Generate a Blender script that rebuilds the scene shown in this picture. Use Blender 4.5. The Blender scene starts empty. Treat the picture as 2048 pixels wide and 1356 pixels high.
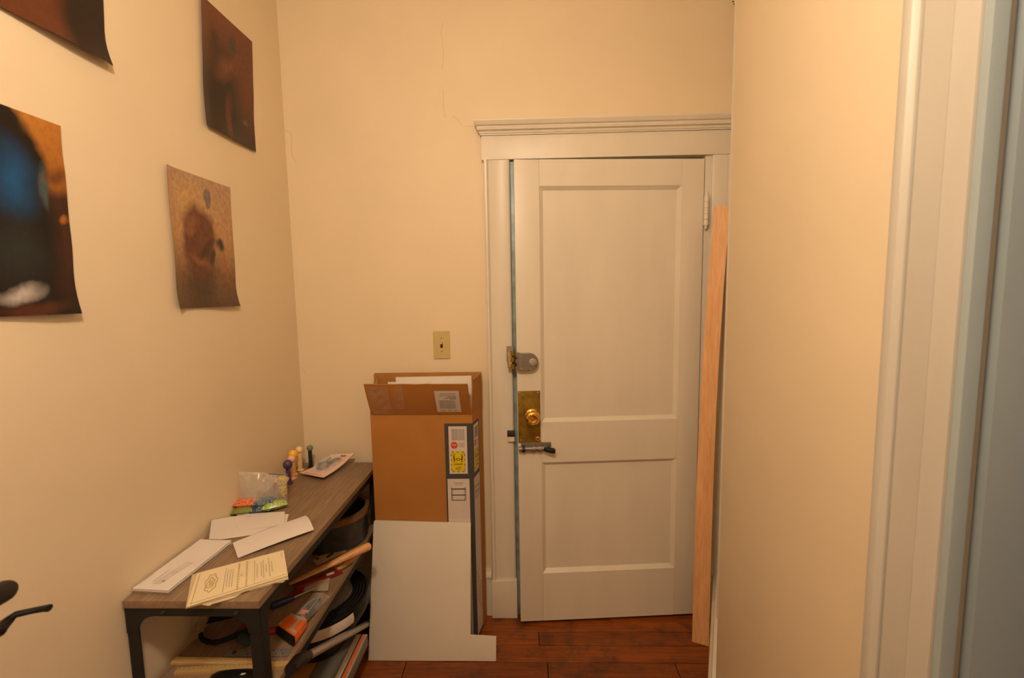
import bpy, bmesh, math, random
from mathutils import Vector, Matrix, noise
random.seed(7)
S = bpy.context.scene
COL = S.collection

# ------------------------------------------------------------------ camera
CAM_H = 1.4855
RIGHT = Vector((0.99952, 0.026343, -0.016291))
UP = Vector((0.013614, 0.098788, 0.995015))
FWD = Vector((-0.027821, 0.99476, -0.098382))
cam_data = bpy.data.cameras.new('camera')
cam_data.sensor_fit = 'HORIZONTAL'
cam_data.sensor_width = 23.5
cam_data.lens = 900 / 2048 * 23.5
cam_data.clip_start = 0.02
cam_data.dof.use_dof = True
cam_data.dof.focus_distance = 1.95
cam_data.dof.aperture_fstop = 3.0
cam = bpy.data.objects.new('camera', cam_data)
COL.objects.link(cam)
m3 = Matrix((RIGHT, UP, -FWD)).transposed()
cam.matrix_world = Matrix.Translation((0, 0, CAM_H)) @ m3.to_4x4()
S.camera = cam

# ------------------------------------------------------------------ world / exposure
S.view_settings.view_transform = 'Standard'
S.view_settings.look = 'None'
S.view_settings.gamma = 1
S.view_settings.use_curve_mapping = False
S.view_settings.exposure = 0.0
LAMP_POWER = 178.0            # emission strength of the ceiling lamp's bowl
LAMP_COLOR = (1.0, 0.78, 0.56)
LAMP_AT = (-0.20, 0.10)
LAMP_Z = 2.45                # middle of the lamp's globe
CEIL = 2.85
world = bpy.data.worlds.new('world')
S.world = world
world.use_nodes = True
world.node_tree.nodes['Background'].inputs[0].default_value = (0.50, 0.68, 1.0, 1)
world.node_tree.nodes['Background'].inputs[1].default_value = 1.1
S.cycles.use_denoising = True

# ------------------------------------------------------------------ measuring: a photo point taken onto a real plane
def ray(px, py):
    return RIGHT * ((px - 1024) / 900) + UP * (-(py - 678) / 900) + FWD
def on_x(px, py, v):
    r = ray(px, py); return Vector((0, 0, CAM_H)) + r * (v / r.x)
def on_y(px, py, v):
    r = ray(px, py); return Vector((0, 0, CAM_H)) + r * (v / r.y)
def on_z(px, py, v):
    r = ray(px, py); return Vector((0, 0, CAM_H)) + r * ((v - CAM_H) / r.z)

# ------------------------------------------------------------------ materials
def srgb(r, g, b):
    f = lambda c: (c / 255 / 12.92) if c / 255 <= 0.04045 else ((c / 255 + 0.055) / 1.055) ** 2.4
    return (f(r), f(g), f(b))
MATS = {}
def new_mat(name):
    m = bpy.data.materials.new(name); m.use_nodes = True
    nt = m.node_tree; nt.nodes.clear()
    out = nt.nodes.new('ShaderNodeOutputMaterial')
    b = nt.nodes.new('ShaderNodeBsdfPrincipled')
    nt.links.new(b.outputs[0], out.inputs[0])
    return m, nt, b, out
def mapped(nt, scale=(1, 1, 1), coord='Object', loc=None):
    tc = nt.nodes.new('ShaderNodeTexCoord'); mp = nt.nodes.new('ShaderNodeMapping')
    mp.inputs['Scale'].default_value = scale
    nt.links.new(tc.outputs[coord], mp.inputs['Vector'])
    return mp.outputs[0]
def noise_node(nt, vec, scale, detail=4, rough=0.55):
    n = nt.nodes.new('ShaderNodeTexNoise')
    n.inputs['Scale'].default_value = scale; n.inputs['Detail'].default_value = detail
    n.inputs['Roughness'].default_value = rough
    nt.links.new(vec, n.inputs['Vector'])
    return n.outputs['Fac']
def ramp(nt, fac, stops):
    r = nt.nodes.new('ShaderNodeValToRGB')
    while len(r.color_ramp.elements) > 1: r.color_ramp.elements.remove(r.color_ramp.elements[0])
    r.color_ramp.elements[0].position = stops[0][0]; r.color_ramp.elements[0].color = (*stops[0][1], 1)
    for p, c in stops[1:]:
        e = r.color_ramp.elements.new(p); e.color = (*c, 1)
    nt.links.new(fac, r.inputs[0])
    return r.outputs[0]
def mix(nt, fac, a, b, mode='MIX'):
    n = nt.nodes.new('ShaderNodeMix'); n.data_type = 'RGBA'; n.blend_type = mode
    def put(sock, v):
        if isinstance(v, (tuple, list)): sock.default_value = (*v[:3], 1)
        elif isinstance(v, float): sock.default_value = v
        else: nt.links.new(v, sock)
    put(n.inputs[0], fac); put(n.inputs[6], a); put(n.inputs[7], b)
    return n.outputs[2]
def bump(nt, b, fac, strength, dist=0.002):
    n = nt.nodes.new('ShaderNodeBump')
    n.inputs['Strength'].default_value = strength; n.inputs['Distance'].default_value = dist
    nt.links.new(fac, n.inputs['Height']); nt.links.new(n.outputs[0], b.inputs['Normal'])
def plain(name, col, rough=0.5, metal=0.0, vary=0.08, scale=30, bumps=0.0, bscale=120, stretch=(1, 1, 1), spec=0.5, trans=0.0):
    if name in MATS: return MATS[name]
    m, nt, b, out = new_mat(name)
    v = mapped(nt, stretch)
    n = noise_node(nt, v, scale)
    lo = tuple(max(0, c * (1 - vary * 1.6)) for c in col); hi = tuple(min(1, c * (1 + vary)) for c in col)
    nt.links.new(ramp(nt, n, [(0.3, lo), (0.7, hi)]), b.inputs['Base Color'])
    b.inputs['Roughness'].default_value = rough; b.inputs['Metallic'].default_value = metal
    b.inputs['Specular IOR Level'].default_value = spec
    b.inputs['Transmission Weight'].default_value = trans
    if bumps: bump(nt, b, noise_node(nt, v, bscale), bumps)
    MATS[name] = m
    return m
def wood(name, dark, light, axis='y', rough=0.5, ring=14, fine=90, wear=None):
    if name in MATS: return MATS[name]
    m, nt, b, out = new_mat(name)
    st = {'x': (0.08, 1, 1), 'y': (1, 0.08, 1), 'z': (1, 1, 0.08)}[axis]
    v = mapped(nt, st)
    n1 = noise_node(nt, v, ring, 5, 0.6); n2 = noise_node(nt, v, fine, 3, 0.7)
    c = ramp(nt, n1, [(0.3, dark), (0.7, light)])
    c = mix(nt, 0.55, c, ramp(nt, n2, [(0.35, dark), (0.65, light)]))
    oi = nt.nodes.new('ShaderNodeObjectInfo')
    mm = nt.nodes.new('ShaderNodeMapRange'); mm.inputs[3].default_value = 0.82; mm.inputs[4].default_value = 1.1
    nt.links.new(oi.outputs['Random'], mm.inputs[0])
    hv = nt.nodes.new('ShaderNodeHueSaturation'); nt.links.new(mm.outputs[0], hv.inputs['Value']); nt.links.new(c, hv.inputs['Color'])
    c = hv.outputs[0]
    if wear:
        v2 = mapped(nt, (1, 1, 1))
        n3 = noise_node(nt, v2, 9, 8, 0.7)
        c = mix(nt, ramp(nt, n3, [(0.50, (0, 0, 0)), (0.72, (1, 1, 1))]), c, wear)
    nt.links.new(c, b.inputs['Base Color'])
    b.inputs['Roughness'].default_value = rough
    bump(nt, b, n2, 0.15, 0.001)
    MATS[name] = m
    return m
def emit(name, col, strength):
    m, nt, b, out = new_mat(name)
    b.inputs['Base Color'].default_value = (*col, 1)
    b.inputs['Emission Color'].default_value = (*col, 1); b.inputs['Emission Strength'].default_value = strength
    return m
def clear_film(name, amount=0.12, tint=(1, 1, 1), rough=0.12):
    m, nt, b, out = new_mat(name)
    t = nt.nodes.new('ShaderNodeBsdfTransparent'); t.inputs[0].default_value = (*tint, 1)
    g = nt.nodes.new('ShaderNodeBsdfPrincipled'); g.inputs['Base Color'].default_value = (0.85, 0.85, 0.85, 1)
    g.inputs['Roughness'].default_value = rough
    mx = nt.nodes.new('ShaderNodeMixShader')
    v = mapped(nt); n = noise_node(nt, v, 45, 3)
    r = ramp(nt, n, [(0.35, (amount * 0.4,) * 3), (0.7, (amount * 1.8,) * 3)])
    nt.links.new(r, mx.inputs[0]); nt.links.new(t.outputs[0], mx.inputs[1]); nt.links.new(g.outputs[0], mx.inputs[2])
    nt.links.new(mx.outputs[0], out.inputs[0])
    return m
def print_mat(name, base, blobs, rough=0.35, warp=0.06, grain=0.25):
    """a printed poster: soft colour patches over a ground, in the sheet's own UV"""
    m, nt, b, out = new_mat(name)
    tc = nt.nodes.new('ShaderNodeTexCoord')
    uv = tc.outputs['UV']
    nz = nt.nodes.new('ShaderNodeTexNoise'); nz.inputs['Scale'].default_value = 5; nz.inputs['Detail'].default_value = 6
    nt.links.new(uv, nz.inputs['Vector'])
    sub = nt.nodes.new('ShaderNodeVectorMath'); sub.operation = 'SUBTRACT'; sub.inputs[1].default_value = (0.5, 0.5, 0.5)
    nt.links.new(nz.outputs['Color'], sub.inputs[0])
    sc = nt.nodes.new('ShaderNodeVectorMath'); sc.operation = 'SCALE'; sc.inputs['Scale'].default_value = warp * 2
    nt.links.new(sub.outputs[0], sc.inputs[0])
    ad = nt.nodes.new('ShaderNodeVectorMath'); nt.links.new(uv, ad.inputs[0]); nt.links.new(sc.outputs[0], ad.inputs[1])
    sep = nt.nodes.new('ShaderNodeSeparateXYZ'); nt.links.new(ad.outputs[0], sep.inputs[0])
    c = ramp(nt, sep.outputs[1], base)
    for (cx, cy, rx, ry, rot, soft, col) in blobs:
        mp = nt.nodes.new('ShaderNodeMapping'); mp.vector_type = 'TEXTURE'
        mp.inputs['Location'].default_value = (cx, cy, 0); mp.inputs['Rotation'].default_value = (0, 0, rot); mp.inputs['Scale'].default_value = (rx, ry, 1)
        nt.links.new(ad.outputs[0], mp.inputs['Vector'])
        fl = nt.nodes.new('ShaderNodeVectorMath'); fl.operation = 'MULTIPLY'; fl.inputs[1].default_value = (1, 1, 0)
        nt.links.new(mp.outputs[0], fl.inputs[0])
        ln = nt.nodes.new('ShaderNodeVectorMath'); ln.operation = 'LENGTH'; nt.links.new(fl.outputs[0], ln.inputs[0])
        r = ramp(nt, ln.outputs['Value'], [(max(0.0, 1 - soft) * 0.5, (1, 1, 1)), (min(1, (1 + soft) * 0.5), (0, 0, 0))])
        # lengths run 0..2: halve them so that 1 sits at the ramp's middle
        hf = nt.nodes.new('ShaderNodeMath'); hf.operation = 'MULTIPLY'; hf.inputs[1].default_value = 0.5
        nt.links.new(ln.outputs['Value'], hf.inputs[0]); nt.links.new(hf.outputs[0], r.node.inputs[0])
        c = mix(nt, r, c, col)
    n2 = nt.nodes.new('ShaderNodeTexNoise'); n2.inputs['Scale'].default_value = 22; n2.inputs['Detail'].default_value = 8; n2.inputs['Roughness'].default_value = 0.7
    nt.links.new(uv, n2.inputs['Vector'])
    c = mix(nt, grain, c, ramp(nt, n2.outputs['Fac'], [(0.3, (0.25,) * 3), (0.7, (1.0,) * 3)]), 'MULTIPLY')
    nt.links.new(c, b.inputs['Base Color'])
    b.inputs['Roughness'].default_value = rough
    b.inputs['Specular IOR Level'].default_value = 0.35
    return m

WALL = plain('cream_wall_paint', (0.78, 0.65, 0.455), 0.55, vary=0.02, scale=3, bumps=0.12, bscale=160)
TRIM = plain('ivory_gloss_paint', (0.72, 0.66, 0.55), 0.38, vary=0.03, scale=8, bumps=0.10, bscale=60, stretch=(1, 1, 0.25))
TRIM2 = plain('dimmed_casing_paint', (0.53, 0.50, 0.44), 0.42, vary=0.04, scale=8, bumps=0.15, bscale=50, stretch=(1, 1, 0.25))  # trim paint; lens dimming towards the frame edge is put into its colour
JAMBP = plain('dimmed_grey_blue_jamb', (0.33, 0.39, 0.41), 0.22, vary=0.04, scale=8, bumps=0.25, bscale=30, stretch=(1, 1, 0.3))  # grey blue, darkened: the dimming at the frame edge is in the colour
CEILM = plain('white_ceiling_paint', (0.78, 0.72, 0.60), 0.7, vary=0.02)
CRACK = plain('crack_shadow_line', (0.45, 0.34, 0.20), 0.8)
GRIME = plain('joint_grime', (0.10, 0.065, 0.03), 0.8, vary=0.4, scale=80)
FLOORW = wood('worn_amber_floorboard', (0.13, 0.028, 0.002), (0.34, 0.082, 0.006), 'x', 0.48, 10, 80, wear=(0.055, 0.022, 0.008))
FLOORB = plain('dark_subfloor', (0.02, 0.012, 0.006), 0.9)
BRASS = plain('tarnished_brass', (0.34, 0.225, 0.035), 0.36, 0.7, vary=0.28, scale=28)
BRASSP = plain('polished_brass', (0.80, 0.52, 0.12), 0.16, 1.0, vary=0.05)
LOCKG = plain('grey_lock_metal', (0.26, 0.23, 0.19), 0.42, 0.6, vary=0.1)
DARKM = plain('dark_iron', (0.05, 0.045, 0.04), 0.5, 0.5, vary=0.3)
TEAL = plain('weathered_teal_strip', (0.27, 0.37, 0.39), 0.4, 0.1, vary=0.25, scale=14)
PLATE = plain('almond_switch_plastic', (0.58, 0.46, 0.19), 0.4, vary=0.02)
BROWNH = plain('dark_recess', (0.03, 0.02, 0.01), 0.8)
CARD = plain('brown_corrugated_card', (0.42, 0.175, 0.032), 0.75, vary=0.06, scale=6, bumps=0.05, bscale=200)
CARDI = plain('card_inner_liner', (0.42, 0.19, 0.045), 0.8, vary=0.06, scale=12)
SLEEVE = plain('charcoal_printed_sleeve', (0.055, 0.055, 0.055), 0.55, vary=0.05)
LABELW = plain('white_label_paper', (0.66, 0.58, 0.52), 0.55, vary=0.02)
INK = plain('black_ink', (0.03, 0.028, 0.026), 0.6, vary=0.02)
INKG = plain('grey_ink', (0.30, 0.27, 0.25), 0.6, vary=0.02)
INKF = plain('faint_ink', (0.44, 0.39, 0.35), 0.6, vary=0.02)
YEL = plain('warning_yellow_print', (0.72, 0.55, 0.01), 0.5, vary=0.02)
REDP = plain('red_print', (0.55, 0.04, 0.02), 0.5, vary=0.02)
REDL = plain('pale_red_print', (0.75, 0.28, 0.17), 0.5, vary=0.02)
BOARDW = plain('white_foam_board', (0.80, 0.74, 0.66), 0.5, vary=0.02)
PANELW = plain('off_white_laminate', (0.72, 0.66, 0.56), 0.45, vary=0.02, scale=5)
PINE = wood('pale_pine', (0.60, 0.30, 0.12), (0.80, 0.47, 0.22), 'z', 0.55, 22, 120)
SHELFW = wood('grey_brown_oak_laminate', (0.175, 0.112, 0.068), (0.36, 0.238, 0.146), 'y', 0.5, 20, 130)
FRAME = plain('black_powder_coat', (0.016, 0.015, 0.013), 0.6, vary=0.1, spec=0.3)
PAPER = plain('white_envelope_paper', (0.74, 0.68, 0.64), 0.6, vary=0.02, scale=10)
PAPERS = plain('envelope_edge_paper', (0.60, 0.54, 0.50), 0.7, vary=0.02)
CREAM = plain('cream_card_stock', (0.78, 0.66, 0.44), 0.55, vary=0.02, scale=10)
GOLDI = plain('gold_ink', (0.50, 0.36, 0.12), 0.5)
BLISTC = plain('pink_backing_card', (0.80, 0.56, 0.46), 0.45, vary=0.06)
BLISTB = plain('navy_card_back', (0.03, 0.03, 0.05), 0.6)
ORANGE = plain('orange_print', (0.80, 0.16, 0.02), 0.45, vary=0.06)
STEEL = plain('brushed_steel', (0.52, 0.48, 0.44), 0.32, 0.7, vary=0.05)
GREYT = plain('grey_tool_plastic', (0.13, 0.125, 0.115), 0.5, vary=0.12)
BLACKP = plain('black_plastic', (0.007, 0.007, 0.007), 0.45, vary=0.2, spec=0.3)
BLACKR = plain('black_rubber', (0.006, 0.006, 0.006), 0.6, vary=0.2, spec=0.25)
BEECH = wood('beech_handle', (0.55, 0.26, 0.09), (0.74, 0.40, 0.16), 'x', 0.5, 16, 110)
PALEW = wood('pale_plywood', (0.42, 0.30, 0.16), (0.56, 0.42, 0.24), 'x', 0.6)
RULEW = wood('yellow_rule_wood', (0.52, 0.33, 0.12), (0.66, 0.45, 0.19), 'x', 0.55)
DKRED = plain('dark_red_paint', (0.24, 0.022, 0.012), 0.4, vary=0.1)
GALV = plain('dull_dark_metal', (0.06, 0.06, 0.057), 0.5, 0.4, vary=0.3, scale=20)
WALNUT = wood('brown_wood_rim', (0.12, 0.058, 0.02), (0.25, 0.125, 0.045), 'x', 0.5)
BLUEP = plain('blue_plastic', (0.02, 0.035, 0.13), 0.35, vary=0.1)
GREYL = plain('light_grey_lid', (0.20, 0.18, 0.16), 0.5, vary=0.05)
GREYB = plain('grey_box_print', (0.19, 0.18, 0.165), 0.5, vary=0.05)
LAMPGLASS = emit('lit_frosted_glass', LAMP_COLOR, LAMP_POWER)

# ------------------------------------------------------------------ mesh helpers
WM = {}
def box(bm, x0, x1, y0, y1, z0, z1, M=None):
    vs = [bm.verts.new((x, y, z)) for x in (x0, x1) for y in (y0, y1) for z in (z0, z1)]
    for f in ((0, 1, 3, 2), (4, 6, 7, 5), (0, 4, 5, 1), (2, 3, 7, 6), (0, 2, 6, 4), (1, 5, 7, 3)):
        bm.faces.new([vs[i] for i in f])
    if M is not None:
        for v in vs: v.co = M @ v.co
    return vs
def prism(bm, pts, z0, z1, M=None):
    """polygon pts (x,y) swept from z0 to z1"""
    a = [bm.verts.new((p[0], p[1], z0)) for p in pts]; b = [bm.verts.new((p[0], p[1], z1)) for p in pts]
    n = len(pts)
    bm.faces.new(a[::-1]); bm.faces.new(b)
    for i in range(n): bm.faces.new((a[i], a[(i + 1) % n], b[(i + 1) % n], b[i]))
    if M is not None:
        for v in a + b: v.co = M @ v.co
def slab(bm, pts, t, n=None):
    """polygon of 3D points given a thickness t along -normal"""
    pts = [Vector(p) for p in pts]
    if n is None:
        n = Vector((0, 0, 0))
        for i in range(len(pts)): n += pts[i].cross(pts[(i + 1) % len(pts)])
        n.normalize()
    a = [bm.verts.new(p) for p in pts]; b = [bm.verts.new(p - n * t) for p in pts]
    k = len(pts)
    bm.faces.new(a); bm.faces.new(b[::-1])
    for i in range(k): bm.faces.new((a[(i + 1) % k], a[i], b[i], b[(i + 1) % k]))
def tube(bm, pts, radii, seg=16, caps=True, flat=1.0, flat_dir=None):
    pts = [Vector(p) for p in pts]
    if isinstance(radii, (int, float)): radii = [radii] * len(pts)
    rings = []; ref = None
    for i, p in enumerate(pts):
        t = (pts[min(i + 1, len(pts) - 1)] - pts[max(i - 1, 0)]).normalized()
        if ref is None:
            ref = flat_dir.copy() if flat_dir else (Vector((0, 0, 1)) if abs(t.z) < 0.9 else Vector((1, 0, 0)))
        u = (ref - t * ref.dot(t)).normalized(); w = t.cross(u); ref = u
        fl = flat[i] if isinstance(flat, (list, tuple)) else flat
        rings.append([bm.verts.new(p + (u * math.cos(2 * math.pi * k / seg) * fl + w * math.sin(2 * math.pi * k / seg)) * radii[i]) for k in range(seg)])
    for a, b in zip(rings, rings[1:]):
        for k in range(seg): bm.faces.new((a[k], a[(k + 1) % seg], b[(k + 1) % seg], b[k]))
    if caps:
        bm.faces.new(rings[0][::-1]); bm.faces.new(rings[-1])
def lathe(bm, prof, seg=32, M=None, closed=False):
    """profile (r,z) spun about z"""
    rings = []
    for r, z in prof:
        rings.append([bm.verts.new((max(r, 1e-5) * math.cos(2 * math.pi * k / seg), max(r, 1e-5) * math.sin(2 * math.pi * k / seg), z)) for k in range(seg)])
    pairs = list(zip(rings, rings[1:])) + ([(rings[-1], rings[0])] if closed else [])
    for a, b in pairs:
        for k in range(seg): bm.faces.new((a[k], a[(k + 1) % seg], b[(k + 1) % seg], b[k]))
    if not closed:
        bm.faces.new(rings[0][::-1]); bm.faces.new(rings[-1])
    if M is not None:
        for ring in rings:
            for v in ring: v.co = M @ v.co
def sheet(bm, fn, nu, nv, t=0.0006):
    """grid fn(u,v)->point with UVs, given a real thickness"""
    uvl = bm.loops.layers.uv.verify()
    top = [[Vector(fn(i / nu, j / nv)) for j in range(nv + 1)] for i in range(nu + 1)]
    def nor(i, j):
        a = top[min(i + 1, nu)][j] - top[max(i - 1, 0)][j]; b = top[i][min(j + 1, nv)] - top[i][max(j - 1, 0)]
        return a.cross(b).normalized()
    A = [[bm.verts.new(top[i][j]) for j in range(nv + 1)] for i in range(nu + 1)]
    B = [[bm.verts.new(top[i][j] - nor(i, j) * t) for j in range(nv + 1)] for i in range(nu + 1)]
    for i in range(nu):
        for j in range(nv):
            ids = ((i, j), (i + 1, j), (i + 1, j + 1), (i, j + 1))
            f = bm.faces.new([A[a][b] for a, b in ids])
            for l, (a, b) in zip(f.loops, ids): l[uvl].uv = (a / nu, b / nv)
            g = bm.faces.new([B[a][b] for a, b in ids[::-1]])
            for l, (a, b) in zip(g.loops, ids[::-1]): l[uvl].uv = (a / nu, b / nv)
    rim = [(i, 0) for i in range(nu)] + [(nu, j) for j in range(nv)] + [(i, nv) for i in range(nu, 0, -1)] + [(0, j) for j in range(nv, 0, -1)]
    for q in range(len(rim)):
        a, b = rim[q], rim[(q + 1) % len(rim)]
        bm.faces.new((A[b[0]][b[1]], A[a[0]][a[1]], B[a[0]][a[1]], B[b[0]][b[1]]))
def world_of(o):
    return WM.get(o.name, Matrix.Identity(4))
def obj(name, bm, mat, parent=None, bevel=0.0, seg=2, smooth=True, angle=38, label=None, cat=None, group=None, kind=None, local=False, recalc=True):
    if recalc: bmesh.ops.recalc_face_normals(bm, faces=bm.faces)
    if bevel:
        es = [e for e in bm.edges if len(e.link_faces) == 2 and e.calc_face_angle(0) > math.radians(30)]
        bmesh.ops.bevel(bm, geom=es, offset=bevel, segments=seg, profile=0.7, affect='EDGES', clamp_overlap=True)
    me = bpy.data.meshes.new(name)
    o = bpy.data.objects.new(name, me); COL.objects.link(o)
    if parent is not None:
        o.parent = parent
        P = world_of(parent)
        if not local:
            bmesh.ops.transform(bm, matrix=P.inverted(), verts=bm.verts)
        WM[o.name] = P.copy()
    else:
        lo = Vector((min(v.co.x for v in bm.verts), min(v.co.y for v in bm.verts), min(v.co.z for v in bm.verts)))
        hi = Vector((max(v.co.x for v in bm.verts), max(v.co.y for v in bm.verts), max(v.co.z for v in bm.verts)))
        c = Vector(((lo.x + hi.x) / 2, (lo.y + hi.y) / 2, lo.z))
        bmesh.ops.translate(bm, vec=-c, verts=bm.verts)
        o.location = c; WM[o.name] = Matrix.Translation(c)
    if smooth:
        for f in bm.faces: f.smooth = True
        for e in bm.edges:
            if len(e.link_faces) == 2 and e.calc_face_angle(0) > math.radians(angle): e.smooth = False
    bm.to_mesh(me); bm.free()
    me.materials.append(mat)
    tag(o, label, cat, group, kind)
    return o
def tag(o, label=None, cat=None, group=None, kind=None):
    if label: o['label'] = label
    if cat: o['category'] = cat
    if group: o['group'] = group
    if kind: o['kind'] = kind
def empty(name, loc, rz=0.0, **kw):
    o = bpy.data.objects.new(name, None); COL.objects.link(o)
    o.empty_display_size = 0.05
    M = Matrix.Translation(loc) @ Matrix.Rotation(rz, 4, 'Z')
    o.matrix_world = M; WM[o.name] = M
    tag(o, **kw)
    return o
def B():
    return bmesh.new()
def bx(*a):
    bm = B(); box(bm, *a); return bm
def basis(o, x, y, z=None):
    x = Vector(x).normalized(); y = Vector(y); y = (y - x * y.dot(x)).normalized(); z = x.cross(y)
    return Matrix.Translation(o) @ Matrix((x, y, z)).transposed().to_4x4()
def text_mesh(txt, size, M, depth=0.0003):
    cu = bpy.data.curves.new('txt', 'FONT'); cu.body = txt; cu.size = size; cu.extrude = depth; cu.align_x = 'CENTER'; cu.align_y = 'CENTER'
    t = bpy.data.objects.new('txt', cu); COL.objects.link(t)
    dg = bpy.context.evaluated_depsgraph_get()
    me = bpy.data.meshes.new_from_object(t.evaluated_get(dg))
    bm = B(); bm.from_mesh(me); bmesh.ops.transform(bm, matrix=M, verts=bm.verts)
    bpy.data.objects.remove(t); bpy.data.curves.remove(cu); bpy.data.meshes.remove(me)
    return bm

# ================================================================== THE SETTING
XL, YB, XP = -1.01, 1.97, 0.608        # left wall, door wall, right partition
ST = 'structure'
# floor: dark subfloor and separate boards running left to right
fl = obj('floor', bx(XL - .15, 2.7, -1.7, 3.2, -0.06, -0.013), FLOORB, kind=ST)
rows = [1.97, 1.857, 1.779, 1.690]
y = 1.690
while y > -1.6:
    y -= 0.083; rows.append(y)
ends = {0: [-0.55, 0.93], 1: [-0.62, 0.045, 0.95], 2: [-0.35, 0.80], 3: [-0.5, 0.075, 0.586]}
xmax = 1.0
for i in range(len(rows) - 1):
    y1, y0 = rows[i], rows[i + 1]
    right = 0.85 if y0 > 1.68 else (0.72 if y0 > 1.36 else XP - .002)
    if i == 0: right = 0.86
    cuts = ends.get(i) or sorted(random.uniform(-0.95, 0.6) for _ in range(2))
    xs = [XL + .002] + [c for c in cuts if XL < c < right - 0.03] + [right]
    for a, b in zip(xs, xs[1:]):
        g = 0.0016
        obj('plank', bx(a + g, b - g, y0 + g, y1 - g, -0.0125, random.uniform(-0.0008, 0.0)), FLOORW, fl, bevel=0.0012, seg=1)
# boards in the room through the doorway
for i in range(14):
    y0 = -0.45 + i * 0.083 * 1.1
    obj('plank', bx(XP + .004, 2.65, y0 + .001, y0 + .0902, -0.0125, 0), FLOORW, fl)

# walls
bm = bx(XL - .12, XL, -1.7, YB + .12, 0, CEIL); obj('wall_left', bm, WALL, kind=ST)
bm = B()
box(bm, XL, -0.075, YB, YB + .12, 0, CEIL)
box(bm, 0.80, 1.30, YB, YB + .12, 0, CEIL)
box(bm, -0.075, 0.80, YB, YB + .12, 2.07, CEIL)
wb = obj('wall_back', bm, WALL, kind=ST)
bm = bx(XL, XP + .12, -1.7, -1.58, 0, CEIL); obj('wall_rear', bm, WALL, kind=ST)
bm = bx(XL - .12, 2.7, -1.7, YB + .12, CEIL, CEIL + .1); obj('ceiling', bm, CEILM, kind=ST)
bm = B()
prism(bm, [(XP, 0.648), (XP + .12, 0.648), (XP + .12, 1.36), (1.10, YB), (0.877, YB), (XP, 1.365)], 0, CEIL)
prism(bm, [(XP, -0.25), (XP + .12, -0.25), (XP + .12, 0.648), (XP, 0.648)], 2.12, CEIL)
prism(bm, [(XP, -1.6), (XP + .12, -1.6), (XP + .12, -0.25), (XP, -0.25)], 0, CEIL)
obj('wall_right', bm, WALL, kind=ST, bevel=0.0015, seg=2)
# the room through the doorway, with its window, and the hallway behind the door
bm = B()
box(bm, XP + .12, 2.6, -1.7, -1.58, 0, CEIL); box(bm, XP + .12, 2.6, 1.55, 1.65, 0, CEIL)
box(bm, 2.6, 2.7, -1.7, -0.7, 0, CEIL); box(bm, 2.6, 2.7, 0.5, 1.65, 0, CEIL)
box(bm, 2.6, 2.7, -0.7, 0.5, 0, 0.8); box(bm, 2.6, 2.7, -0.7, 0.5, 2.1, CEIL)
obj('wall_side_room', bm, CEILM, kind=ST)
w = empty('window_1', (2.62, -0.1, 0.8), kind=ST)
for yy in (-0.7, -0.12, 0.46): obj('frame_bar', bx(2.62, 2.66, yy, yy + .04, 0.8, 2.1), TRIM, w)
for zz in (0.8, 1.43, 2.06): obj('frame_rail', bx(2.622, 2.658, -0.7, 0.5, zz, zz + .04), TRIM, w)
bm = B()
box(bm, -0.6, -0.5, YB + .12, 3.2, 0, 2.6); box(bm, 1.3, 1.4, YB + .12, 3.2, 0, 2.6); box(bm, -0.6, 1.4, 3.1, 3.2, 0, 2.6); box(bm, -0.6, 1.4, YB + .12, 3.2, 2.6, 2.7)
obj('wall_hallway', bm, CEILM, kind=ST)

# fine cracks in the plaster of the door wall
def crack(pts, wid=0.0011):
    bm = B()
    prev = None
    for k, (px, py) in enumerate(pts):
        p = on_y(px, py, YB)
        if prev is not None:
            n = 4
            for s in range(n):
                a = prev.lerp(p, s / n); b = prev.lerp(p, (s + 1) / n)
                j = lambda q: Vector((q.x + 0.003 * noise.noise(q * 40), YB, q.z))
                tube(bm, [j(a), j(b)], wid * 0.5, 5)
        prev = p
    obj('crack', bm, CRACK, wb)
crack([(885, 45), (882, 65), (887, 100), (885, 140)], .0008)
crack([(886, 180), (887, 215), (890, 236)])
crack([(905, 232), (917, 240), (924, 252)])
crack([(930, 253), (952, 252)], .0008)
crack([(565, 258), (580, 265), (584, 272), (582, 300), (585, 315), (594, 328)])
crack([(597, 732), (605, 738), (612, 748)], .0008)
bm = B()
for px, py, s in ((1465, 233, .004), (1462, 238, .005), (1457, 229, .003), (1453, 231, .003), (1466, 3, .004), (1468, 8, .003)):
    p = on_y(px, py, YB - .004); bmesh.ops.create_icosphere(bm, subdivisions=1, radius=s, matrix=Matrix.Translation(p) @ Matrix.Diagonal((1, .4, .7, 1)))
obj('joint_stain', bm, GRIME, wb, kind='stuff')

# baseboards
def basebd(name, a, b, n, th=.022, h=.187, cap=.039, top=None):
    """skirting with a rounded cap along a->b; n points into the room"""
    a, b, n = Vector((*a, 0)), Vector((*b, 0)), Vector((*n, 0)).normalized()
    t = empty(name, (a + b) / 2, kind=ST)
    def sweep(nm, prof):
        bm = B()
        A = [bm.verts.new(a + n * d + Vector((0, 0, z))) for d, z in prof]; Bv = [bm.verts.new(b + n * d + Vector((0, 0, z))) for d, z in prof]
        k = len(prof)
        bm.faces.new(A); bm.faces.new(Bv[::-1])
        for i in range(k): bm.faces.new((A[i], A[(i + 1) % k], Bv[(i + 1) % k], Bv[i]))
        obj(nm, bm, TRIM, t)
    sweep('board', [(0.0005, 0), (th - .006, 0), (th - .006, h - .004), (0.0005, h - .004)])
    sweep('cap_moulding', [(0.0005, h), (th, h), (th + .001, h + .012), (th - .004, h + .02), (th - .010, h + .027), (th - .012, h + cap), (0.0005, h + cap)])
    return t
basebd('baseboard_back', (XL, YB), (-0.167, YB), (0, -1))
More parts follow.
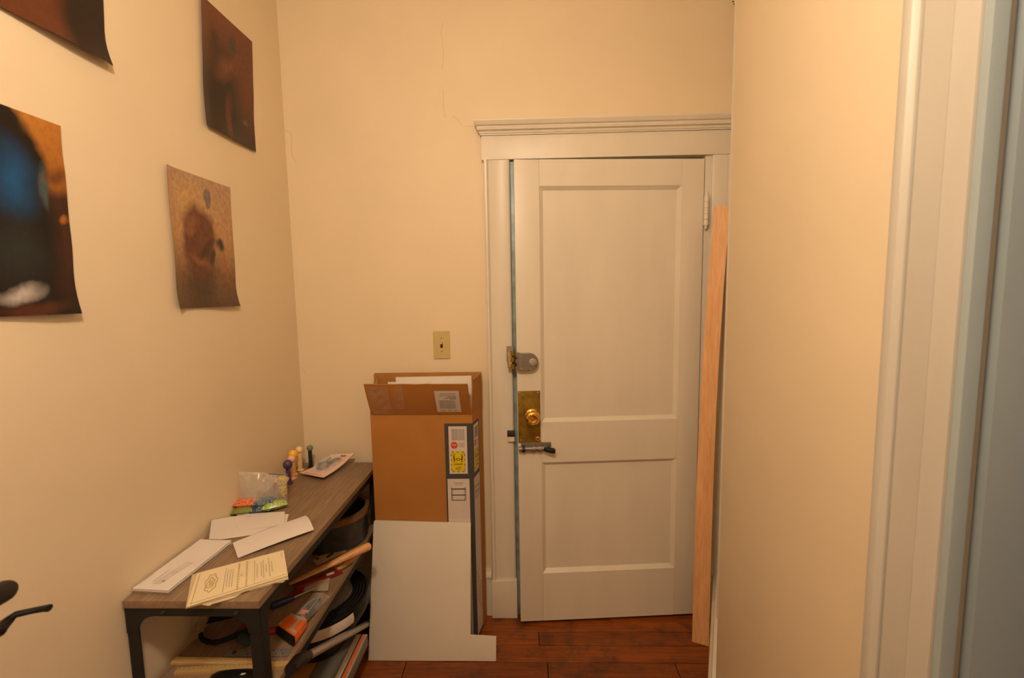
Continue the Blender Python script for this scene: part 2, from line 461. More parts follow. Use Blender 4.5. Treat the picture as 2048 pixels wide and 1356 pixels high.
basebd('baseboard_left', (XL, -1.58), (XL, YB - .022), (1, 0))
dv = Vector((0.877 - XP, YB - 1.365)).normalized(); nv = Vector((-dv.y, dv.x))
basebd('baseboard_return', (XP + .0, 1.365), (0.868, 1.95), (nv.x, nv.y), th=.024)
basebd('baseboard_right', (XP, 0.77), (XP, 1.365), (-1, 0), th=.024)

# ---- casing of the entry door
t1 = empty('trim_1', (0.35, YB, 0), kind=ST)
def casing(bm, x0, x1, z0, z1, flip=False):
    prof = [(0, 0), (0, .026), (.004, .030), (.012, .030), (.016, .024), (.020, .019), (.024, .022), (.100, .022), (.106, .020), (.110, .014), (.110, 0)]
    wid = x1 - x0
    pts = [((x1 - u / .11 * wid) if flip else (x0 + u / .11 * wid), YB - d) for u, d in prof]
    prism(bm, pts if not flip else pts[::-1], z0, z1)
bm = B(); casing(bm, -0.162, -0.052, 0.182, 2.048); obj('casing_board', bm, TRIM, t1)
bm = B(); casing(bm, 0.788, 0.868, 0.182, 2.048, flip=True); obj('casing_board', bm, TRIM, t1)
obj('plinth_block', bx(-0.166, -0.049, YB - .034, YB, 0, 0.182), TRIM, t1, bevel=.004)
obj('plinth_block', bx(0.786, 0.842, YB - .030, YB, 0, 0.182), TRIM, t1, bevel=.004)
obj('head_board', bx(-0.170, 0.870, YB - .026, YB, 2.048, 2.145), TRIM, t1, bevel=.002)
# stepped crown, mitred at its free left end
bm = B()
cprof = [(.026, 2.145), (.030, 2.145), (.030, 2.150), (.034, 2.151), (.036, 2.157), (.034, 2.160), (.044, 2.163), (.047, 2.172), (.045, 2.177), (.052, 2.180), (.058, 2.190), (.060, 2.194), (.060, 2.199), (.0, 2.201)]
for (d0, z0), (d1, z1) in zip(cprof, cprof[1:]):
    a = [(-0.170 - (d0 - .026) * .8 if d0 > .02 else -0.186, YB - d0, z0), (0.872, YB - d0, z0), (0.872, YB - d1, z1), (-0.170 - (d1 - .026) * .8 if d1 > .02 else -0.186, YB - d1, z1)]
    bm.faces.new([bm.verts.new(p) for p in a])
for (d0, z0), (d1, z1) in zip(cprof[:-1], cprof[1:-1]):
    e0, e1 = -0.170 - (d0 - .026) * .8, -0.170 - (d1 - .026) * .8
    bm.faces.new([bm.verts.new(p) for p in ((e0, YB - d0, z0), (e1, YB - d1, z1), (e1, YB, z1), (e0, YB, z0))])
bm.faces.new([bm.verts.new(p) for p in ((-0.170, YB, 2.145), (0.872, YB, 2.145), (0.872, YB - .03, 2.145), (-0.173, YB - .03, 2.145))])
bmesh.ops.remove_doubles(bm, verts=bm.verts, dist=1e-5)
obj('crown_moulding', bm, TRIM, t1, angle=25)
# jamb: boards lining the opening
obj('jamb', bx(-0.075, -0.053, YB + .004, YB + .12, 0, 2.07), TRIM, t1)
obj('jamb', bx(0.762, 0.80, YB - .012, YB + .12, 0, 2.07), TRIM, t1, bevel=.003)
obj('jamb', bx(-0.075, 0.80, YB - .004, YB + .12, 2.049, 2.07), TRIM, t1)
obj('head_stop', bx(-0.05, 0.762, YB + .035, YB + .06, 2.02, 2.049), TRIM, t1)
obj('threshold', bx(-0.07, 0.79, YB - .004, YB + .12, -0.012, 0.004), DARKM, t1)
obj('weather_strip', bx(-0.0515, -0.030, YB - .006, YB + .010, 0.0, 2.044), TEAL, t1, bevel=.003, label='teal metal strip in the gap beside the door')
# keeper plates screwed to the left casing
k = B(); box(k, -0.078, -0.046, YB - .046, YB - .0225, 1.196, 1.262)
obj('keeper_plate', k, LOCKG, t1, bevel=.004, label='metal keeper of the upper lock with paint smears')
for zz in (1.182, 1.212, 1.240):
    bm = B(); tube(bm, [(-0.050, YB - .068, zz - .012), (-0.050, YB - .068, zz + .008)], .010, 14); obj('keeper_knuckle', bm, BRASS, t1)
bm = B(); box(bm, -0.075, -0.052, YB - .066, YB - .022, 1.172, 1.25); obj('keeper_body', bm, plain('paint_smeared_brass', (.50, .38, .20), .4, .3, vary=.35, scale=60), t1, bevel=.008, seg=3)
obj('bolt_keeper', bx(-0.082, -0.050, YB - .040, YB - .0225, 0.862, 0.886), DARKM, t1, bevel=.002)
obj('bolt_keeper', bx(-0.080, -0.050, YB - .036, YB - .0225, 0.838, 0.861), TRIM, t1, bevel=.002)

# ---- the door, hung on the right and standing slightly ajar
DW = 0.793
door = empty('door_1', (0.757, YB - .020, 0), math.radians(4.0), kind=ST)
TH = 0.038
def dpart(name, bm, mat=TRIM, **kw): return obj(name, bm, mat, door, local=True, **kw)
Z0, Z1 = 0.016, 2.033
xa, xb = -DW + .103, -.094           # panel edges
dpart('stile', bx(-DW, xa, 0, TH, Z0, Z1), bevel=.003)
dpart('stile', bx(xb, 0, 0, TH, Z0, Z1), bevel=.003)
rails = [(1.927, Z1), (0.754, 0.933), (Z0, 0.242)]
for a, b in rails:
    dpart('rail', bx(xa + .0002, xb - .0002, 0.0004, TH, a, b))
def panel(z0, z1):
    bm = B()
    d, wv = .015, .016
    o = [(xa, z0), (xb, z0), (xb, z1), (xa, z1)]; i = [(xa + wv, z0 + wv), (xb - wv, z0 + wv), (xb - wv, z1 - wv), (xa + wv, z1 - wv)]
    V = [bm.verts.new((x, .0008, z)) for x, z in o]; Wv = [bm.verts.new((x, d, z)) for x, z in i]; R = [bm.verts.new((x, TH - .002, z)) for x, z in o]
    for q in range(4):
        r = (q + 1) % 4
        bm.faces.new((V[q], V[r], Wv[r], Wv[q])); bm.faces.new((V[r], V[q], R[q], R[r]))
    bm.faces.new(Wv); bm.faces.new(R[::-1])
    dpart('panel', bm, angle=10)
panel(0.933, 1.927); panel(0.242, 0.754)
# rim lock
L = -DW
bm = B()
pts = [(L + .004, 1.166)] + [(L + .053 + .036 * math.cos(a), 1.202 + .036 * math.sin(a)) for a in [math.radians(t) for t in range(-90, 91, 15)]] + [(L + .004, 1.238)]
prism(bm, pts, 0.001, 0.030, Matrix(((1, 0, 0, 0), (0, 0, -1, 0), (0, 1, 0, 0), (0, 0, 0, 1))))
lock = dpart('rim_lock', bm, LOCKG, bevel=.0022, seg=1, label='grey rounded rim lock')
Mf = lambda x, yy, z: Matrix.Translation((x, yy, z)) @ Matrix.Rotation(math.radians(90), 4, 'X')
bm = B(); lathe(bm, [(.017, 0), (.017, .004), (.014, .006), (.0135, .004), (.012, .004), (.0115, .009), (.0, .010)], 24, Mf(L + .066, -.029, 1.200)); obj('turn_button', bm, STEEL, lock, local=True)
bm = B()
for sx, sz in ((.018, 1.228), (.018, 1.176), (.056, 1.172)): lathe(bm, [(.0035, 0), (.003, .0015), (0, .002)], 10, Mf(L + sx, -.0295, sz))
obj('screw', bm, STEEL, lock, local=True, kind='stuff')
bm = B()
for zz in (1.178, 1.208, 1.236): tube(bm, [(L + .002, -.020, zz - .008), (L + .002, -.020, zz + .006)], .009, 12)
obj('lock_knuckle', bm, LOCKG, lock, kind='stuff', local=True)
# brass plate and knob
bp = dpart('knob_plate', bx(L + .002, L + .098, -.0035, -.0002, 0.846, 1.074), BRASS, bevel=.0015, label='tarnished brass escutcheon plate')
bm = B(); lathe(bm, [(.030, 0), (.033, .003), (.030, .007), (.016, .010), (.014, .018), (.020, .022), (.029, .026), (.0325, .033), (.031, .041), (.025, .046), (.0215, .048), (.0215, .062), (.0200, .0645), (.0175, .064), (.0155, .054), (.008, .052), (.007, .056), (0, .056)], 44, Mf(L + .061, -.0035, 0.964)); obj('door_knob', bm, BRASSP, bp, local=True, angle=50)
bm = B(); lathe(bm, [(.011, 0), (.0105, .003), (.008, .004), (.006, .002), (0, .002)], 20, Mf(L + .086, -.0035, 0.862)); obj('keyhole_ring', bm, BRASSP, bp, local=True)
bm = B()
for sx, sz in ((.088, 1.066), (.010, 1.067), (.012, .858)): lathe(bm, [(.004, 0), (.003, .0015), (0, .002)], 10, Mf(L + sx, -.0035, sz))
obj('plate_screw', bm, STEEL, bp, kind='stuff', local=True)
# slide bolt under the plate
bo = dpart('slide_bolt', bx(L + .012, L + .143, -.006, -.0002, 0.824, 0.846), LOCKG, bevel=.002, label='worn grey slide bolt with black end')
bm = B(); tube(bm, [(L + .002, -.012, .822), (L + .125, -.012, .822)], .0115, 14)
obj('bolt_rod', bm, LOCKG, bo, local=True)
for xx in (.022, .066, .092):
    bm = B(); tube(bm, [(L + xx - .006, -.012, .822), (L + xx + .007, -.012, .822)], .0155, 14); obj('bolt_loop', bm, DARKM if xx == .022 else LOCKG, bo, local=True)
bm = B(); tube(bm, [(L + .112, -.014, .822), (L + .122, -.022, .820), (L + .150, -.026, .814), (L + .157, -.026, .813)], [.009, .011, .012, .009], 14); obj('bolt_handle', bm, BLACKP, bo, local=True)
# hinges
for zz in (1.82, 0.40):
    bm = B()
    for q in range(5): tube(bm, [(.007, -.010, zz - .060 + q * .024), (.007, -.010, zz - .037 + q * .024)], .0105, 12)
    h = dpart('hinge', bm, TRIM)
    bm = B(); tube(bm, [(.007, -.010, zz + .060), (.007, -.010, zz + .068), (.007, -.010, zz + .082)], [.006, .0075, .003], 12); tube(bm, [(.007, -.010, zz - .074), (.007, -.010, zz - .06)], [.004, .0075], 12)
    obj('hinge_pin', bm, TRIM, h, local=True)

# ---- casing of the doorway in the right wall
t2 = empty('trim_2', (XP, 0.75, 0), kind=ST)
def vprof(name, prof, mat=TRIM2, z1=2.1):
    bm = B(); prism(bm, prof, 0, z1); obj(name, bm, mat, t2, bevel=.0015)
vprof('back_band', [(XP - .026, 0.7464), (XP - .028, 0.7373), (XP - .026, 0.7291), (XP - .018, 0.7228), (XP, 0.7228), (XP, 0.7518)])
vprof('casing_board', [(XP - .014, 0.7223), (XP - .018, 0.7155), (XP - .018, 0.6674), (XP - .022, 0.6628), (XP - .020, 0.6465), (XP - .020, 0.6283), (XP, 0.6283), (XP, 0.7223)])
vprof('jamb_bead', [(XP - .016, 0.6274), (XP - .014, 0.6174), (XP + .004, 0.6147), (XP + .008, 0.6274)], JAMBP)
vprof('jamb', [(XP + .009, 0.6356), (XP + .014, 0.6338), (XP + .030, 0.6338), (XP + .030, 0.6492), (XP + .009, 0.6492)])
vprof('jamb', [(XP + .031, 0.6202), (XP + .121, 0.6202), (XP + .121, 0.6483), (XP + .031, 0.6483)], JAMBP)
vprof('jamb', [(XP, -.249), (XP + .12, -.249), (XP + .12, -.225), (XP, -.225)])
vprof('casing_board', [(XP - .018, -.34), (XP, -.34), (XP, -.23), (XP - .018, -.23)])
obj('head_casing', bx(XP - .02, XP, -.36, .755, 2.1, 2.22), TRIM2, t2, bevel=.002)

# ---- ceiling lamp (out of the frame, gives the warm light)
lamp = empty('ceiling_lamp', (*LAMP_AT, LAMP_Z - .1), label='frosted glass globe lamp hanging from the ceiling of the entry', cat='lamp')
ML = Matrix.Translation((*LAMP_AT, 0))
bm = B(); lathe(bm, [(.07, CEIL - .001), (.07, CEIL - .02), (.04, CEIL - .035)], 28, ML); obj('canopy', bm, STEEL, lamp)
bm = B(); tube(bm, [(*LAMP_AT, CEIL - .035), (*LAMP_AT, LAMP_Z + .085)], .008, 10); obj('stem', bm, STEEL, lamp)
bm = B(); lathe(bm, [(.02, LAMP_Z + .10)] + [(.102 * math.sin(math.radians(t)), LAMP_Z + .102 * math.cos(math.radians(t))) for t in range(20, 69, 12)] + [(.0935, LAMP_Z + .0365)], 24, ML); obj('light_blocking_cap', bm, STEEL, lamp)  # unseen cap added to cut lamplight on the upper walls and ceiling
bm = B(); lathe(bm, [(.1 * math.sin(math.radians(t)), LAMP_Z + .1 * math.cos(math.radians(t))) for t in range(68, 181, 14)], 24, ML); obj('glass_globe', bm, LAMPGLASS, lamp)

# ================================================================== SWITCH
sw = empty('light_switch', (-0.366, YB, 1.208), label='almond toggle light switch on the wall above the tall carton', cat='light switch')
obj('wall_plate', bx(-0.403, -0.330, YB - .006, YB, 1.208, 1.330), PLATE, sw, bevel=.003, seg=3)
bm = B(); box(bm, -0.372, -0.361, YB - .0066, YB - .005, 1.256, 1.282); obj('toggle_slot', bm, BROWNH, sw)
bm = B(); slab(bm, [(-0.3705, YB - .006, 1.283), (-0.3705, YB - .016, 1.282), (-0.3625, YB - .016, 1.282), (-0.3625, YB - .006, 1.283)], .009, Vector((0, 0, 1))); obj('toggle', bm, PLATE, sw, bevel=.001)
for zz in (1.240, 1.300):
    bm = B(); lathe(bm, [(.0033, 0), (.003, .001), (0, .0012)], 12, Mf(-0.3665, YB - .006, zz)); obj('screw', bm, BRASS, sw)

# ================================================================== POSTERS on the left wall
def poster(ya0, ya1, yb0, yb1, z0, z1, mat, seed, label, curl=.012):
    """lower edge ya0..ya1, upper edge yb0..yb1 (along the wall), hung with a slight wave"""
    def fn(u, v):
        yy = (ya0 + (ya1 - ya0) * u) * (1 - v) + (yb0 + (yb1 - yb0) * u) * v
        z = z0 + (z1 - z0) * v
        off = .0025 + .0035 * (0.5 + 0.5 * noise.noise(Vector((u * 1.3 + seed, v * 3.1, seed * 2.0))))
        off += curl * max(0, 1 - v * 5) ** 2 * (0.6 + .4 * math.cos(u * 5 + seed)) + curl * .5 * max(0, 1 - u * 7) ** 2
        yy += .0035 * noise.noise(Vector((v * 4, seed * 3.3, 1)))
        return (XL + off, yy, z)
    bm = B(); sheet(bm, fn, 14, 20, .0006)
    return obj('poster', bm, mat, label=label, cat='poster', group='posters on the left wall', recalc=False)
PG = lambda *c: srgb(*c)
mA = print_mat('poster_tan_print', [(0.0, PG(96, 74, 56)), (0.25, PG(140, 102, 72)), (0.55, PG(206, 158, 110)), (1.0, PG(198, 160, 126))],
   [(.30, .80, .3, .10, 0, .8, PG(214, 172, 116)), (.40, .20, .20, .26, 0, .6, PG(88, 68, 52)), (.40, .50, .24, .28, -.1, .20, PG(116, 70, 50)), (.52, .58, .15, .16, .4, .3, PG(122, 74, 52)), (.30, .62, .10, .06, .5, .4, PG(150, 96, 66)), (.50, .44, .16, .04, .5, .5, PG(84, 50, 40)), (.40, .36, .15, .03, -.3, .5, PG(146, 96, 70)),
    (.60, .86, .075, .07, .1, .15, PG(142, 124, 116)), (.74, .50, .055, .05, .4, .4, PG(70, 60, 54)), (.82, .34, .016, .15, .22, .3, PG(184, 104, 54)), (.60, .38, .07, .035, .7, .4, PG(76, 60, 50))], warp=.085, grain=.6)
poster(1.279, 1.559, 1.284, 1.565, 1.461, 1.867, mA, 1.7, 'tan poster with mottled brown patches, lowest right of the four posters')
mB = print_mat('poster_rust_print', [(0.0, PG(58, 34, 28)), (0.35, PG(62, 40, 34)), (0.6, PG(112, 60, 38)), (1.0, PG(126, 72, 46))],
   [(.3, .25, .35, .35, 0, .6, PG(44, 30, 26)), (.55, .35, .22, .40, .1, .5, PG(42, 32, 28)), (.85, .60, .22, .35, 0, .7, PG(112, 60, 40)), (.25, .70, .09, .12, .2, .6, PG(70, 44, 36)), (.56, .80, .10, .06, .7, .5, PG(74, 62, 56)), (.45, .18, .05, .16, -.2, .5, PG(104, 52, 34)), (.8, .20, .05, .025, 0, .5, PG(108, 92, 80)), (.48, .60, .20, .08, .5, .6, PG(122, 70, 46))], warp=.08, grain=.5)
poster(1.455, 1.731, 1.487, 1.763, 2.036, 2.444, mB, 4.2, 'rust red poster hung highest, nearest the corner')
mC = print_mat('poster_night_print', [(0.0, PG(26, 20, 18)), (0.5, PG(46, 30, 24)), (0.60, PG(70, 40, 28)), (0.66, PG(170, 104, 40)), (1.0, PG(196, 128, 52))],
   [(.94, .36, .09, .22, 0, .7, PG(72, 40, 28)), (.54, .74, .315, .23, .1, .10, PG(20, 18, 19)), (.60, .96, .16, .06, -.3, .3, PG(30, 24, 22)), (.66, .40, .22, .34, 0, .3, PG(24, 24, 26)), (.62, .66, .11, .13, .1, .9, PG(20, 90, 146)), (.825, .66, .028, .10, .05, .4, PG(74, 92, 92)),
    (.93, .72, .09, .035, .2, .6, PG(120, 72, 36)), (.60, .30, .16, .12, 0, .7, PG(44, 50, 50)), (.60, .11, .12, .028, .12, .8, PG(200, 190, 182)), (.66, .03, .2, .035, 0, .5, PG(84, 44, 26)), (.965, .50, .03, .012, .2, .7, PG(190, 110, 46))], warp=.06, grain=.4)
poster(0.712, 0.988, 0.720, 0.998, 1.459, 1.868, mC, 7.9, 'near black poster with a blue patch and orange sky, leftmost in the photo')
mD = print_mat('poster_ember_print', [(0.0, PG(104, 58, 36)), (0.5, PG(116, 58, 28)), (1.0, PG(130, 70, 36))],
   [(.84, .30, .22, 1.2, 0, .35, PG(44, 32, 28)), (.30, .18, .10, .03, 0, .5, PG(50, 28, 16)), (.40, .20, .03, .02, 0, .8, PG(210, 110, 40)), (.2, .6, .3, .3, 0, .7, PG(90, 44, 24))], warp=.06, grain=.4)
poster(0.853, 1.129, 0.872, 1.149, 2.055, 2.465, mD, 2.6, 'brown ember coloured poster cut off by the top left corner of the photo', curl=.02)

# ================================================================== TALL CARTON with its flaps and printed sleeve
cx0, cx1, cy0, cy1, ch = -0.640, -0.2195, 1.80, 1.938, 1.004
ct = empty('cardboard_box', ((cx0 + cx1) / 2, (cy0 + cy1) / 2, 0), label='tall open brown carton standing against the door wall', cat='box')
wt = .004
bx0, bx1 = -0.655, -0.192            # the back is a little wider than the front
bm = B()
def wall_(p, q, inn):
    d = Vector((q[0] - p[0], q[1] - p[1])).normalized() ; n_ = Vector((-d.y, d.x)) * wt * inn
    prism(bm, [p, q, (q[0] + n_.x, q[1] + n_.y), (p[0] + n_.x, p[1] + n_.y)], 0, ch)
wall_((cx0, cy0), (cx1, cy0), 1); wall_((cx1, cy0), (bx1, cy1), 1); wall_((bx1, cy1), (bx0, cy1), 1); wall_((bx0, cy1), (cx0, cy0), 1)
prism(bm, [(cx0, cy0), (cx1, cy0), (bx1, cy1), (bx0, cy1)], 0, wt)
obj('carton_body', bm, CARD, ct)
bm = B(); box(bm, bx0 - .006, bx1 + .002, cy1 - wt, cy1, ch + .001, 1.152); obj('flap', bm, CARDI, ct, bevel=.0012)
bm = B(); slab(bm, [(cx0 + .001, cy0 + .002, ch + .001), (bx0 + .001, cy1 - .005, ch + .001), (bx0 - .004, cy1 - .008, 1.148), (cx0 + .012, cy0 + .075, 1.130)], wt); obj('flap', bm, CARDI, ct)
bm = B(); slab(bm, [(cx1 - .001, cy0 + .002, ch + .001), (bx1 - .001, cy1 - .005, ch + .001), (bx1 + .001, cy1 - .006, 1.147), (cx1 + .006, cy0 + .012, 1.140)], wt); obj('flap', bm, CARD, ct)
# front flap folded outward and up
fb0, fb1 = Vector((-0.634, cy0 - .003, ch - .002)), Vector((-0.221, cy0 - .003, ch - .004))
ft0, ft1 = Vector((-0.628, 1.708, 1.146)), Vector((-0.222, 1.708, 1.143))
def ff(u, v):
    p = (fb0.lerp(fb1, u)).lerp(ft0.lerp(ft1, u), v)
    return p + Vector((0, -.004 * math.sin(v * math.pi), .002 * noise.noise(Vector((u * 9, 0, 3))) * v))
bm = B(); sheet(bm, ff, 18, 8, .004)
fflap = obj('front_flap', bm, CARD, ct, recalc=False)
def on_flap(u0, u1, v0, v1, lift=.0012):
    n = (fb1 - fb0).cross(ft0 - fb0).normalized()
    if n.y > 0: n = -n
    return [ff(u0, v0) + n * lift, ff(u1, v0) + n * lift, ff(u1, v1) + n * lift, ff(u0, v1) + n * lift], n
nfl = on_flap(0, 1, 0, 1)[1]; bm = B(); sheet(bm, lambda u, v: ff(.668 + .237 * u, .10 + .70 * v) + nfl * .0012, 6, 6, .0004); obj('flap_label', bm, LABELW, fflap, recalc=False)
bm = B()
rx = random.Random(3)
u = .70
while u < .86:
    wq = rx.choice((.0025, .004, .006))
    q, n = on_flap(u, u + wq, .22, .50, .0017); slab(bm, q, .0003); u += wq + rx.choice((.0025, .004))
for v0, ua, ub in ((.145, .70, .755), (.145, .775, .815), (.145, .83, .865), (.70, .72, .87), (.64, .71, .87), (.60, .79, .875), (.56, .75, .875), (.53, .81, .87)):
    q, n = on_flap(ua, ub, v0, v0 + .022, .0017); slab(bm, q, .0003)
obj('label_print', bm, INKG, fflap, kind='stuff')
tape = clear_film('clear_packing_tape', .045, rough=.1)
bm = B(); sheet(bm, lambda u, v: ff(.02 + u * .20, .05 + v * .9) + Vector((0, -.0014, -.0008)), 4, 6, .0002); obj('packing_tape', bm, tape, fflap, recalc=False)
bm = B(); sheet(bm, lambda u, v: ff(.26 + u * .09 + v * .02, .2 + v * .78) + Vector((0, -.0016, -.001)), 3, 6, .0002); obj('packing_tape', bm, tape, fflap, recalc=False)
# sleeve printed at the right edge, front and side
yf = cy0 - .0006
sdir = Vector((bx1 - cx1, cy1 - cy0, 0)).normalized(); sn = Vector((sdir.y, -sdir.x, 0)); c0_ = Vector((cx1, cy0, 0))
bm = B(); box(bm, -0.335, cx1, yf, cy0 - .0001, .004, .962)
slab(bm, [c0_ + sn * .0006 + up_ for up_ in (Vector((0, 0, .004)), sdir * .085 + Vector((0, 0, .004)), sdir * .085 + Vector((0, 0, .962)), Vector((0, 0, .962)))], .0005, sn)
obj('printed_sleeve', bm, SLEEVE, ct)
def sticker(front=True):
    """a label on the front (or squeezed on the side face): returns a mapper from (x,z) on the front"""
    if front: return lambda x, z, l: Vector((x, yf - l, z))
    return lambda x, z, l: c0_ + sn * (.0006 + l) + sdir * (.004 + (x + .329) * .82) + Vector((0, 0, z))
for front in (True, False):
    mp_ = sticker(front)
    nn = Vector((0, -1, 0)) if front else sn
    def patch(bm, x0, x1, z0, z1, l):
        slab(bm, [mp_(x0, z0, l), mp_(x1, z0, l), mp_(x1, z1, l), mp_(x0, z1, l)], .0003, nn)
    bm = B(); patch(bm, -.3185, -.243, .748, .950, .0005); lab = obj('warning_label', bm, LABELW, ct, label='white label with barcode and yellow lifting sign')
    bm = B(); u = -.306; rx = random.Random(5)
    while u < -.253:
        wq = rx.choice((.0006, .001, .0016)); patch(bm, u, u + wq, .891, .938, .0009); u += wq + rx.choice((.0007, .0011))
    for zz in (.862, .866, .870, .874, .878): patch(bm, -.277, -.253 + .004 * ((zz * 1000) % 2), zz, zz + .0015, .0009)
    obj('barcode', bm, INKG, lab, kind='stuff')
    def disc(bm, cx, cz, r, l, seg=24):
        slab(bm, [mp_(cx + r * math.cos(2 * math.pi * k / seg), cz + r * math.sin(2 * math.pi * k / seg), l) for k in range(seg)], .0003, nn)
    bm = B(); disc(bm, -.296, .870, .0143, .0009); obj('red_badge', bm, REDP, lab)
    bm = B(); patch(bm, -.306, -.286, .868, .875, .0013); patch(bm, -.299, -.293, .861, .8635, .0013); obj('badge_print', bm, REDL, lab, kind='stuff')
    bm = B(); r_ = .007
    cor = []
    for (qx, qz, a0) in ((-.311 + r_, .756 + r_, 180), (-.252 - r_, .756 + r_, 270), (-.252 - r_, .843 - r_, 0), (-.311 + r_, .843 - r_, 90)):
        cor += [mp_(qx + r_ * math.cos(math.radians(a0 + t)), qz + r_ * math.sin(math.radians(a0 + t)), .0009) for t in (0, 30, 60, 90)]
    slab(bm, cor, .0003, nn); obj('lifting_sign', bm, YEL, lab)
    bm = B()
    def para(x0, x1, z0, z1, sx=0, sz=0):
        slab(bm, [mp_(x0, z0, .0013), mp_(x1, z0 + sz, .0013), mp_(x1 + sx, z1 + sz, .0013), mp_(x0 + sx, z1, .0013)], .0003, nn)
    for k in range(3):
        para(-.309 + k * .021 + .003, -.300 + k * .021 + .003, .8400, .8428, -.003); para(-.305 + k * .021, -.296 + k * .021, .7562, .7590, -.003)
    for k in range(4):
        para(-.3108, -.3082, .825 - k * .0205, .834 - k * .0205, 0, -.003); para(-.2548, -.2522, .825 - k * .0205, .834 - k * .0205, 0, -.003)
    # two figures carrying a crate, printed head down
    for s in (-1, 1):
        bx_ = -.2815 + s * .0155
        seg6 = lambda cx, cz, r: slab(bm, [mp_(cx + r * math.cos(a), cz + r * math.sin(a), .0013) for a in [k * math.pi / 5 for k in range(10)]], .0003, nn)
        seg6(bx_, .8000, .0025)
        para(bx_ - .0026, bx_ + .0022, .8045, .8225, s * .002)
        para(bx_ - .001 + s * .002, bx_ + .0008 + s * .002, .8220, .8345, s * .0035); para(bx_ - .001 - s * .001, bx_ + .0008 - s * .001, .8220, .8345, -s * .0015)
        para(bx_ - s * .002, bx_ - s * .010, .8085, .8105, 0, .002)
    for a in ((-.2880, -.2750, .8045, .8065), (-.2880, -.2750, .8130, .8150), (-.2880, -.2858, .8045, .8150), (-.2772, -.2750, .8045, .8150)): para(*a)
    for zz, ha in ((.7905, .018), (.7865, .0185)): para(-.2815 - ha, -.2815 + ha, zz, zz + .0016)
    para(-.2925, -.2705, .7645, .7660)
    obj('sign_print', bm, INK, lab, kind='stuff')
    Mt = (Matrix.Translation(mp_(-.2815, .7745, .0011)) @ (Matrix.Rotation(math.radians(90), 4, 'X') if front else Matrix.Rotation(math.atan2(sdir.y, sdir.x), 4, 'Z') @ Matrix.Rotation(math.radians(90), 4, 'X')) @ Matrix.Rotation(math.pi, 4, 'Z'))
    obj('sign_text', text_mesh('LIFT', .0135, Mt), INK, lab)
    # lower label: outline drawing of a shelf
    bm = B(); patch(bm, -.329, -.237, .02, .726, .0005); lab2 = obj('product_label', bm, LABELW, ct, label='tall white label with a drawing of a shelf')
    bm = B()
    ra = .6855; 
    for a in ((-.313, -.254, .680, .6845), (-.313, -.254, .654, .658), (-.313, -.254, .632, .635)): patch(bm, *a, .0009)
    for xx in (-.3135, -.2560): patch(bm, xx, xx + .0026, .632, .690, .0009)
    for xx in (-.3085, -.2600): patch(bm, xx, xx + .0012, .636, .680, .0009)
    obj('shelf_drawing', bm, SLEEVE, lab2, kind='stuff')
    bm = B(); patch(bm, -.303, -.263, .706, .7105, .0009); patch(bm, -.297, -.270, .699, .702, .0009); obj('label_print', bm, INKF, lab2, kind='stuff')
    if not front:
        bm = B()
        for k in range(7): slab(bm, [mp_(-.322 + .08 * t + .002 * k, .30 - .022 * k - .10 * t + .01, .0009) for t in (0, 1)] + [mp_(-.322 + .08 * t + .002 * k, .305 - .022 * k - .10 * t + .01, .0009) for t in (1, 0)], .0003, nn)
        obj('printed_photo', bm, CARDI, lab2, kind='stuff')
# boards standing in the carton
def stand_board(x0, x1, yy, z1, lab, lean=.0, dz=0):
    bm = B(); slab(bm, [(x0, yy, .01), (x1, yy, .01), (x1, yy + lean, z1 + dz), (x0, yy + lean, z1)], .005, Vector((0, -1, 0)))
    obj('white_board', bm, BOARDW, label=lab, cat='board', group='boards standing in the carton', bevel=.0008)
stand_board(-.585, -.330, 1.872, 1.122, 'white board at the left in the open carton, directly before the tallest one', .004)
stand_board(-.560, -.231, 1.904, 1.137, 'tallest and widest white board, rearmost in the open carton', .004, .003)
stand_board(-.555, -.356, 1.842, 1.103, 'shortest white board, front left in the open carton', .004)
stand_board(-.350, -.234, 1.826, 1.105, 'narrow white board at the right front in the open carton', .004, .012)

# ================================================================== NOTCHED WHITE PANEL leaning on the carton
P = lambda x, z: Vector((x, 1.692 + (z / .548) * (1.786 - 1.692), z))
bm = B()
pts = [P(-.6595, 0), P(-.1335, 0), P(-.1325, .092), P(-.2375, .098), P(-.2345, .537), P(-.238, .540), P(-.638, .551), P(-.643, .547)]
slab(bm, pts, .010)
obj('leaning_board', bm, PANELW, label='large off white board with a notched corner leaning on the carton', cat='board', bevel=.0012)

# ================================================================== PINE BOARD by the door
bl, br, tl, tr = on_z(1384, 1283, 0), on_z(1418, 1293, 0), on_y(1429, 412, 1.872), on_y(1461, 412, 1.846)
fn_ = (br - bl).cross(tl - bl).normalized()
if fn_.y > 0: fn_ = -fn_
def board_pt(u, v, d):
    p = bl.lerp(br, u).lerp(tl.lerp(tr, u), v)
    return p + Vector((-.0165 * 4 * v * (1 - v) * (.75 + .5 * v), 0, 0)) - fn_ * d
bm = B(); prev = None
for k in range(13):
    ring = [bm.verts.new(board_pt(u, k / 12, d)) for u, d in ((0, 0), (1, 0), (1, .019), (0, .019))]
    if prev:
        for q in range(4): bm.faces.new((prev[q], prev[(q + 1) % 4], ring[(q + 1) % 4], ring[q]))
    else: bm.faces.new(ring[::-1])
    prev = ring
bm.faces.new(prev)
pb = obj('pine_board', bm, PINE, label='long pale pine board standing upright at the right of the door', cat='board')

